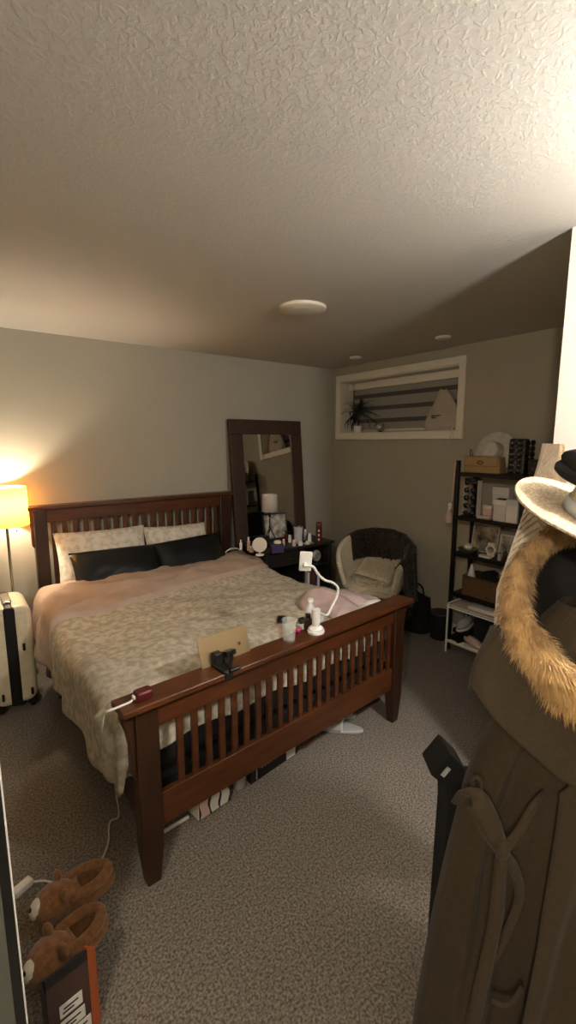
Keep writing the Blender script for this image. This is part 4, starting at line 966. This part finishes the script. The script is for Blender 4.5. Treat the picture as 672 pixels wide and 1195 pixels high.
# heaped pink throw at the right foot corner
def heap(u, v):
    x = lerp(1.62, 2.06, u); y = lerp(1.74, 2.12, v); e = (math.sin(math.pi*min(1, max(0, u)))**.5)*(math.sin(math.pi*v)**.5)
    z = .655+e*(.085+.045*math.sin(u*5.5+.8)+.02*math.sin(v*9+u*7)+.012*math.sin(u*19+v*6))
    return V((x+.02*math.sin(v*7), y+.02*math.sin(u*8), z))
tag(MB().grid(heap, 60, 40).build('crumpled_throw', 'pink_throw', solid=.012), 'crumpled dusty pink throw heaped at the right foot corner of the bed', 'throw')
def heap2(u, v):
    x = lerp(1.80, 2.05, u); y = lerp(1.66, 1.80, v); e = (math.sin(math.pi*u)**.5)*(math.sin(math.pi*v)**.5)
    return V((x, y, .66+e*(.055+.012*math.sin(u*16+v*9))))
tag(MB().grid(heap2, 40, 20).build('white_cloth', 'paper_white', solid=.008), 'crumpled white cloth between the pink throw and the footboard', 'cloth')

# ================================================================ UNDER AND BESIDE THE BED
t = thing('striped_box', 'white box with pale pink panels and wavy black bands under the footboard', 'box', (.86, 1.66, 0))
a_, b_ = at(233, 959, Z=0), at(269, 934, Z=0); d_ = (b_-a_).normalized(); n_v = V((-d_.y, d_.x, 0)); w_ = (b_-a_).length; Mx = Matrix((d_, n_v, UP)).transposed()
Hb = .155
MB().box((a_+b_)/2+n_v*.06+UP*Hb/2, (w_, .12, Hb), Mx).build('body', 'black_plastic', t, bevel=.002)
for k in range(3):
    u0 = (.03+.325*k)*w_; uw = .25*w_
    q_ = []
    for j in range(9): z = .008+(Hb-.014)*j/8; q_.append(a_+d_*(u0+.005*math.sin(j*1.2+k*2))+UP*z)
    for j in reversed(range(9)): z = .008+(Hb-.014)*j/8; q_.append(a_+d_*(u0+uw+.006*math.sin(j*1.2+k*2+1))+UP*z)
    MB().prism(q_, n_v*-.003, n_v*.001).build('panel', ('pink_pale', 'paper_white', 'paper_white')[k], t)
MB().box(a_-d_*.001+n_v*.06+UP*Hb/2, (.006, .115, Hb-.01), Mx).build('end_panel', 'cream_box', t)
rl = at(283, 921, Z=0)
t = thing('grey_roll', 'upright grey-white roll standing under the bed beside the black box', 'roll', (rl.x, rl.y+.02, 0))
MB().lathe((rl.x, rl.y+.03, 0), [(.03, 0), (.033, .004), (.033, .17), (.028, .175)], 28).build('body', 'grey_white', t)
MB().lathe((rl.x, rl.y+.03, .172), [(.014, 0), (.016, .006), (.01, .008)], 20).build('core', 'cream_box', t)
a_, b_ = at(293, 916, Z=0), at(347, 879, Z=0); d_ = (b_-a_).normalized(); n_v = V((-d_.y, d_.x, 0)); w_ = (b_-a_).length; Mx = Matrix((d_, n_v, UP)).transposed()
t = thing('black_storage_case', 'long black box with a row of white dots and a white label under the bed', 'box', (a_+b_)/2)
MB().box((a_+b_)/2+n_v*.15+UP*.041, (w_, .30, .082), Mx).build('body', 'black_wood', t, bevel=.003)
for k in range(9): MB().box(a_+d_*(w_*(.22+.062*k))+UP*.062-n_v*.001, (.010, .004, .011), Mx).build('white_dot', 'paper_white', t)
MB().box(a_+d_*w_*.93+UP*.062-n_v*.001, (.010, .004, .011), Mx).build('white_dot', 'paper_white', t)
MB().box(a_+d_*w_*.84+UP*.030-n_v*.001, (w_*.20, .003, .048), Mx).build('label', 'paper_white', t)
for k in range(3): MB().box(a_+d_*w_*.84+UP*(.018+.012*k)-n_v*.003, (w_*.13, .001, .003), Mx).build('label_line', 'grey_white', t)
MB().box(a_+d_*w_*.11+UP*.04-n_v*.001, (.006, .003, .06), Mx).build('stripe', 'grey_white', t)
p = at(354, 866, Z=.01)
tag(MB().tube([p+V((0, .04, .0)), p+V((-.05, .0, .03)), p+V((-.02, -.045, .01)), p+V((.04, -.03, .03)), p+V((.05, .02, .012)), p+V((.0, .06, .02))], .009, 8, sm=6, closed=True, flat=.5).build('leather_belt', 'red_brown'), 'coiled reddish brown belt on the carpet at the end of the black box', 'belt')
a_, b_ = at(190, 973, Z=.01), at(220, 955, Z=.01)
tag(MB().tube([a_+UP*.008, b_+UP*.008], .008, 10).build('white_rod', 'white_plastic'), 'thin white rod lying on the carpet beside the left bed post', 'rod')
# white sandal
h_, t_ = at(376, 848, Z=.0), at(424, 855, Z=.0); d_ = (t_-h_).normalized(); n_v = V((-d_.y, d_.x, 0)); L_ = (t_-h_).length+.02
def sandal(lb, h0, d_, L_):
    n_v = V((-d_.y, d_.x, 0))
    s = thing('slide_sandal', lb, 'sandal', (h0.x, h0.y, 0), group='pale grey slippers')
    q_ = [h0+d_*(L_*(.5-.5*math.cos(a)))+n_v*((.042+.014*(.5-.5*math.cos(a)))*math.sin(a)) for a in [i*math.pi/14 for i in range(28)]]
    MB().prism(q_, (0, 0, .001), (0, 0, .022)).build('sole', 'grey_white', s, bevel=.006)
    def vamp(u, v):
        a = lerp(0, math.pi, u); x_ = lerp(.42, .93, v); k = (.052 if v < .6 else .052*(1-(v-.6)*1.3))
        return h0+d_*(L_*x_)+n_v*(k*math.cos(a))+UP*(.02+.055*math.sin(a)*(1-.5*v*v))
    MB().grid(vamp, 20, 12).build('vamp', 'grey_white', s, solid=.006)
    MB().tube([vamp(i/12, 0) for i in range(13)], .007, 8).build('vamp_piping', 'paper_white', s)
sandal('pale grey slipper lying on the carpet before the footboard', t_, -d_, L_+.03)
sandal('pale grey slipper mostly hidden behind its twin below the bottom rail', at(388, 836, Z=0)+V((-.03, .08, 0)), d_, .22)

# ================================================================ COATS AND HATS AT THE RIGHT
Mk = Matrix((RT, F0, UP)).transposed()
K = lambda x, dpt, z: RT*x+F0*dpt+UP*z         # real place: x metres to the side, dpt metres into the room
pk = lambda x, y, D: (lambda d: EY+d*(D/d.dot(F0)))(FW+RT*((x-CX)/FPX)+UC*((CY-y)/FPX))
st = thing('coat_stand', 'black coat stand at the right holding the coats and hats', 'coat stand', K(.98, 1.0, 0))
sx, sd_ = .98, 1.0
MB().cyl(K(sx, sd_, 0), K(sx, sd_, 1.78), .018).build('pole', 'black_metal', st)
for k in range(4):
    a = R(20+90*k); MB().tube([K(sx, sd_, .12), K(sx+.12*math.cos(a), sd_+.12*math.sin(a), .07), K(sx+.26*math.cos(a), sd_+.26*math.sin(a), .012)], .012, 8, sm=4).build('foot', 'black_metal', st)
for k, (dx, dd, z) in enumerate(((-.30, .0, 1.42), (-.20, .14, 1.45), (-.12, -.14, 1.50), (.15, 0, 1.6))):
    MB().tube([K(sx, sd_, z-.02), K(sx+dx*.6, sd_+dd*.6, z-.01), K(sx+dx, sd_+dd, z+.02)], .009, 8, sm=4).ball(K(sx+dx, sd_+dd, z+.02), .014, 10).build('hook', 'black_metal', st)
ct = thing('hooded_coat', 'brown wool coat with fur-trimmed hood and tied belt in the right foreground', 'coat', K(.68, .95, 0))
prof = [(1.30, .60, .78, .05), (1.22, .53, .84, .08), (1.12, .51, .88, .10), (1.0, .48, .92, .11), (.93, .447, .95, .12), (.82, .415, .99, .12), (.68, .392, 1.02, .12), (.45, .362, 1.06, .14), (.25, .340, 1.08, .15), (.13, .328, 1.09, .15)]
def lk(z, i):
    for a_, b_ in zip(prof, prof[1:]):
        if z >= b_[0]: t_ = (a_[0]-z)/(a_[0]-b_[0]); return lerp(a_[i], b_[i], t_)
    return prof[-1][i]
def body(u, v):
    z = lerp(1.30, .13, v); xl, xr, dp = lk(z, 1), lk(z, 2), lk(z, 3); a = u*2*math.pi
    c = (xl+xr)/2; hw = (xr-xl)/2; am = min(1, v*1.6+.1)
    fold = .030*am*math.sin(a*9+1.1*math.sin(v*5)+.6)+.018*am*math.sin(a*19+v*3)
    cs, sn = math.cos(a), math.sin(a)
    return K(c+(hw)*(abs(cs)**.85)*(1 if cs > 0 else -1)*(1-.0*am), .95+(dp+fold)*sn, z)
MB().grid(body, 180, 60, wrap=True).build('body', 'coat_wool', ct)
def panel(u, v):      # right front overlapping the left one
    z = lerp(1.12, .13, v); x0 = lerp(.545, .455, max(0, (v-.15)/.85)**1.1) if v > .15 else .56
    x = x0+u*.30; xl, xr, dp = lk(z, 1), lk(z, 2), lk(z, 3); c = (xl+xr)/2; hw = (xr-xl)/2; q_ = max(-.98, min(.98, (x-c)/hw))
    y = .95-dp*math.sqrt(1-q_*q_)-.052-.022*math.sin(u*13+v*3)*min(1, v*2)-.01
    if u < .10: y += .012*(1-u/.10)
    return K(x, y, z)
MB().grid(panel, 50, 60).build('front_panel', 'coat_wool', ct, solid=.007)
def cape(u, v):       # broad sleeve cape below the fur
    top = pk(lerp(588, 690, u), lerp(735, 800, u), lerp(.90, .80, u))
    bx = lerp(.413, .60, u**.9); bz = lerp(1.105, .925, u)+.010*math.sin(u*6); bb = [pk(549, 799, .88), pk(566, 826, .86), pk(597, 858, .83), pk(640, 895, .80), pk(705, 930, .78)]; i_ = min(3, int(u*4)); bot = bb[i_].lerp(bb[i_+1], u*4-i_)
    p = top.lerp(bot, v); return p-F0*(.035*math.sin(math.pi*u)*v+.012*math.sin(u*9)*v)+RT*(-.018*math.sin(math.pi*v)*(1-u))
MB().grid(cape, 40, 24).build('cape_collar', 'coat_wool', ct, solid=.008)
def capeb(u, v):
    p = cape(0, v); q_ = K(.50, 1.02, lerp(1.22, 1.02, v)); return p.lerp(q_, u)+RT*(-.02*math.sin(u*math.pi))
MB().grid(capeb, 14, 20).build('cape_back', 'coat_wool', ct, solid=.008)
def band(pts, w, th, nm, m_='coat_wool'):
    pts = smooth([V(p) for p in pts], 8); mb = MB(); vs = []; n_ = len(pts)
    for i, p in enumerate(pts):
        t_ = (pts[min(n_-1, i+1)]-pts[max(0, i-1)]).normalized(); s_ = t_.cross(F0).normalized(); ww = w[min(len(w)-1, int(i/(n_-1)*(len(w)-1)))] ; i0 = i/(n_-1)*(len(w)-1); k0 = int(i0); k1 = min(len(w)-1, k0+1); ww = lerp(w[k0], w[k1], i0-k0)
        vs += [p-s_*ww/2, p-s_*ww*.2-F0*th, p+s_*ww*.2-F0*th, p+s_*ww/2]
    mb.add(vs, [(i*4+j, i*4+j+1, i*4+j+5, i*4+j+4) for i in range(n_-1) for j in range(3)]); return mb.build(nm, m_, ct, solid=.005)
D0 = .80
band([pk(530, 935, .86), pk(543, 925, .83), pk(556, 935, D0), pk(572, 965, D0-.01), pk(585, 993, D0-.01)], [.012, .03, .05, .045, .022], .006, 'belt')
band([pk(585, 993, D0-.015), pk(605, 970, D0-.01), pk(622, 940, D0), pk(632, 925, D0+.03)], [.022, .020, .018, .016], .005, 'belt')
band([pk(586, 990, D0-.012), pk(583, 1020, D0-.01), pk(578, 1070, D0), pk(566, 1130, D0+.0), pk(550, 1200, D0+.0)], [.024, .026, .030, .032, .034], .006, 'belt_end')
band([pk(588, 995, D0-.01), pk(600, 1015, D0+.0), pk(606, 1045, D0+.01), pk(592, 1085, D0+.0), pk(575, 1120, D0+.01)], [.018, .020, .020, .018, .012], .005, 'belt_end')
MB().ball(pk(586, 991, D0-.02), (.018, .014, .020), 14).build('belt_knot', 'coat_wool', ct)
band([pk(553, 918, .84), pk(551, 910, .83), pk(556, 906, .83), pk(561, 912, .83), pk(560, 925, .84)], [.006, .006, .006], .002, 'belt_loop')
band([pk(573, 1166, .79), pk(585, 1171, .785), pk(598, 1167, .785), pk(609, 1150, .79)], [.007, .008, .007], .004, 'pocket_edge')
# hood: dark inside, lining and the fur trim
loop = [K(.478, .90, 1.290), K(.515, .97, 1.365), K(.575, 1.02, 1.408), K(.64, 1.04, 1.438), K(.74, 1.02, 1.45), K(.83, .95, 1.38), K(.84, .88, 1.24), K(.76, .82, 1.155), K(.66, .80, 1.150), K(.575, .80, 1.160), K(.510, .84, 1.215)]
rad = [.024, .018, .015, .015, .018, .035, .045, .050, .046, .040, .032]
lp_ = smooth(loop, 10, True); nr = len(lp_)
rr = [lerp(rad[int(i/10) % 11], rad[(int(i/10)+1) % 11], (i % 10)/10) for i in range(nr)]
hc0 = K(.66, 1.02, 1.27)
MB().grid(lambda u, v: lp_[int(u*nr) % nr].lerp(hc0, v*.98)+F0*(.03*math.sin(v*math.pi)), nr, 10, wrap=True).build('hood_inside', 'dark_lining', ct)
def hood_l(u, v):
    a = lerp(R(200), R(20), u); r_ = lerp(.115, .02, v)
    return K(.735+r_*1.0*math.cos(a), .93-.05*math.sin(v*math.pi*.5)*1.0, 1.24-.02*v+r_*1.35*math.sin(a) if math.sin(a) > 0 else 1.24+r_*.6*math.sin(a))
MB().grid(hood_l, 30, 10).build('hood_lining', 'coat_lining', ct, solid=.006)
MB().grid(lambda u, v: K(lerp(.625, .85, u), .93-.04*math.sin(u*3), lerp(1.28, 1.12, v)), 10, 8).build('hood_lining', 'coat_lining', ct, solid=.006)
fur = MB().tube(lp_, rr, 14, closed=True)
random.seed(21)
for i in range(26000):
    k = random.randrange(nr); p = lp_[k]; t_ = (lp_[(k+1) % nr]-lp_[k-1]).normalized(); up_ = (UP-t_*UP.dot(t_)).normalized(); sd2 = t_.cross(up_)
    a = random.random()*2*math.pi; nn = up_*math.cos(a)+sd2*math.sin(a); b0_ = p+t_*random.uniform(-.006, .006)+nn*rr[k]*.96
    L_ = random.uniform(.014, .030)*(.6+rr[k]*18); cl_ = math.sin(k*.55+a*3.0)*.5
    dr_ = (nn*.55+t_*(-.35 if k > nr*.45 else -.3)+t_*cl_*.6+V((0, 0, -.35))+V((random.uniform(-.2, .2), random.uniform(-.2, .2), random.uniform(-.2, .2)))).normalized()
    s2 = dr_.cross(nn); s2 = s2.normalized()*.0011 if s2.length > .01 else t_*.0011
    m1_ = b0_+dr_*L_*.55+nn*.002; e_ = b0_+dr_*L_+V((0, 0, -.006))
    fur.add([b0_-s2, b0_+s2, m1_-s2*.8, m1_+s2*.8, e_], [(0, 1, 3, 2), (2, 3, 4)])
fur.build('fur_trim', 'fur_trim', ct, smooth_=False)
# second coat, darker olive, nearer the viewer at the edge of the frame
c2 = thing('olive_coat', 'dark olive coat hanging at the right edge of the frame', 'coat', K(1.0, .80, 0))
def body2(u, v):
    z = lerp(1.22, .12, v); xl = lerp(.72, .615, v**.6); xr = 1.15; a = u*2*math.pi; c = (xl+xr)/2; hw = (xr-xl)/2; cs = math.cos(a)
    return K(c+hw*(abs(cs)**.8)*(1 if cs > 0 else -1), .78+(.07+.03*v+.014*math.sin(a*8+v*4)*v)*math.sin(a), z)
MB().grid(body2, 120, 40, wrap=True).build('body', 'coat_olive', c2)
MB().grid(lambda u, v: K(lerp(.73, 1.1, u), .76-.05*math.sin(u*math.pi), lerp(1.30, 1.16, v)), 20, 8).build('collar', 'coat_olive', c2, solid=.02)
# ribbed cream knit
kn = thing('knit_cardigan', 'cream ribbed knit cardigan hanging behind the straw hat', 'cardigan', K(.74, 1.13, .9))
def knit(u, v, side):
    z = lerp(1.645, .95, v); g_ = 1.22/1.13
    z0 = 1.645-z
    xl = (.636-.245*min(z0, .4))*g_; xr = (.660+.02*min(1, z0/.05)+.17*max(0, min(1, (z0-.13)/.12)))*g_; x = lerp(xl, xr, u)
    seam = .5+.08*math.sin(v*2); q_ = abs((u*3) % 1-.5)
    rib = .006*math.sin((z*300+q_*34))
    y = 1.21+side*(.03+.01*math.sin(u*9))*math.sin(math.pi*u)**.6+.012*math.sin(u*19)*(1 if side < 0 else 0)
    return K(x, y+side*rib*(math.sin(math.pi*u)**.3), z)
mb = MB()
for s in (-1, 1): mb.grid(lambda u, v: knit(u, v, s), 70, 260)
mb.build('knit_body', 'knit', kn, merge=True)
MB().tube([knit(.36, i/20, -1)-F0*.002 for i in range(21)], .006, 8).build('button_band', 'knit', kn)
# straw hat and black cap
hh = thing('straw_hat', 'pale woven straw hat with wide brim hanging over the fur collar', 'hat', K(.68, .98, 1.4))
hcz = pk(704, 607, .98)
ax = (RT*math.cos(R(30))-UC*math.sin(R(30))); sp_ = (RT*math.sin(R(30))+UC*math.cos(R(30)))
vr = (hcz-EY).normalized(); sp_ = (sp_-vr*sp_.dot(vr)).normalized(); nh = (-vr*math.sin(R(17))+sp_*math.cos(R(17))).normalized(); ax = sp_.cross(-vr).normalized(); ax = ax if ax.dot(RT) > 0 else -ax; ay = nh.cross(ax).normalized()
Mh = Matrix((ax, ay, nh)).transposed()
def brim(u, v):
    a = u*2*math.pi; r_ = lerp(.082, .188, v); return hcz+Mh @ V((r_*math.cos(a), r_*math.sin(a)*.95, .004*math.sin(a*3)*v-.018*v*v*math.cos(a)**2*(1 if math.cos(a) > 0 else -.6)))
MB().grid(brim, 72, 12, wrap=True).build('brim', 'straw', hh, solid=.004)
MB().tube([brim(i/72, 1) for i in range(72)], .0035, 6, closed=True).build('brim_edge', 'straw', hh)
MB().lathe(hcz, [(.084, 0), (.083, .012), (.078, .05), (.068, .085), (.05, .10), (.0, .104)], 40, Mh, cap=False).build('crown', 'straw', hh)
MB().lathe(hcz, [(.0855, .004), (.0845, .014), (.083, .03)], 40, Mh, cap=False).build('hat_band', 'grey_white', hh, solid=.002)
bc = pk(704, 548, 1.0)
bcap = thing('fluffy_hat', 'fluffy black hat resting on top of the straw hat', 'hat', bc)
def bcf(u, v):
    a = u*2*math.pi; t_ = v*math.pi; k = 1+.05*math.sin(a*5+t_*3)+.03*math.sin(a*11+t_*7)
    return bc+Mh @ V((.082*k*math.sin(t_)*math.cos(a), .075*k*math.sin(t_)*math.sin(a), .042*k*math.cos(t_)))
MB().grid(bcf, 40, 20, wrap=True).build('crown', 'charcoal_fabric', bcap)
MB().tube([bc+Mh @ V((.078*math.cos(a), .072*math.sin(a), -.022)) for a in [i*math.pi/16 for i in range(32)]], .014, 8, closed=True).build('cuff', 'charcoal_fabric', bcap)
# black bag with grey patch behind the coat
D1 = 1.12
kb = thing('black_bag', 'narrow black bag with a small grey patch on its boxy top, standing behind the coat', 'bag', K(.47, D1+.04, 0))
hd = [pk(502, 905, D1), pk(524, 879, D1), pk(543, 898, D1), pk(545, 925, D1), pk(522, 922, D1), pk(514, 914, D1)]
MB().prism(hd, (0, 0, 0), F0*.09).build('top_flap', 'charcoal_fabric', kb, bevel=.006)
cpt = pk(520, 901, D1-.002); ex = (hd[1]-hd[0]).normalized(); ez = ex.cross(F0).normalized()
MB().box(cpt, (.030, .003, .012), Matrix((ex, F0, ez)).transposed()).build('patch', 'grey_white', kb)
b0x = pk(523, 960, D1)
lo_ = [K(.445, D1+.01, 0), K(.62, D1+.01, 0), K(.60, D1+.01, hd[3].z), pk(522, 920, D1+.01), pk(523, 950, D1+.01)]
MB().prism(lo_, (0, 0, 0), F0*.10).build('body', 'charcoal_fabric', kb, bevel=.01)
MB().tube([K(.52, D1+.08, hd[3].z-.06), K(.54, D1+.08, hd[3].z-.03), K(.56, D1+.08, hd[3].z-.06)], .006, 8, sm=5).build('strap', 'charcoal_fabric', kb) if True else MB().tube([K(.50, D1+.05, hd[2].z-.02), K(.50, D1+.05, hd[1].z+.0), K(.56, D1+.05, hd[1].z-.02), K(.57, D1+.05, hd[3].z-.02)], .006, 8, sm=5).build('strap', 'charcoal_fabric', kb)
MB().ball(HALL_POS+UP*.0, .066, 20).build('globe', mat('hall_globe', '#ffffff', emit='#fdf6f0', estr=HALL_L), hl)

fill = thing('fill_globe', 'unseen round glowing globe added behind the viewer to brighten the room', 'ceiling light', (-.95, -.5, CE))  # added fill light for window wall, floor and coats; no known lamp here
MB().lathe((-.95, -.5, CE-.02), [(.05, 0), (.06, .005), (.06, .02)], 24).build('ceiling_plate', 'chrome', fill)
MB().ball((-.95, -.5, CE-.09), .07, 20).build('globe', mat('fill_globe_glow', '#ffffff', emit='#fff1dd', estr=FILL_L), fill)
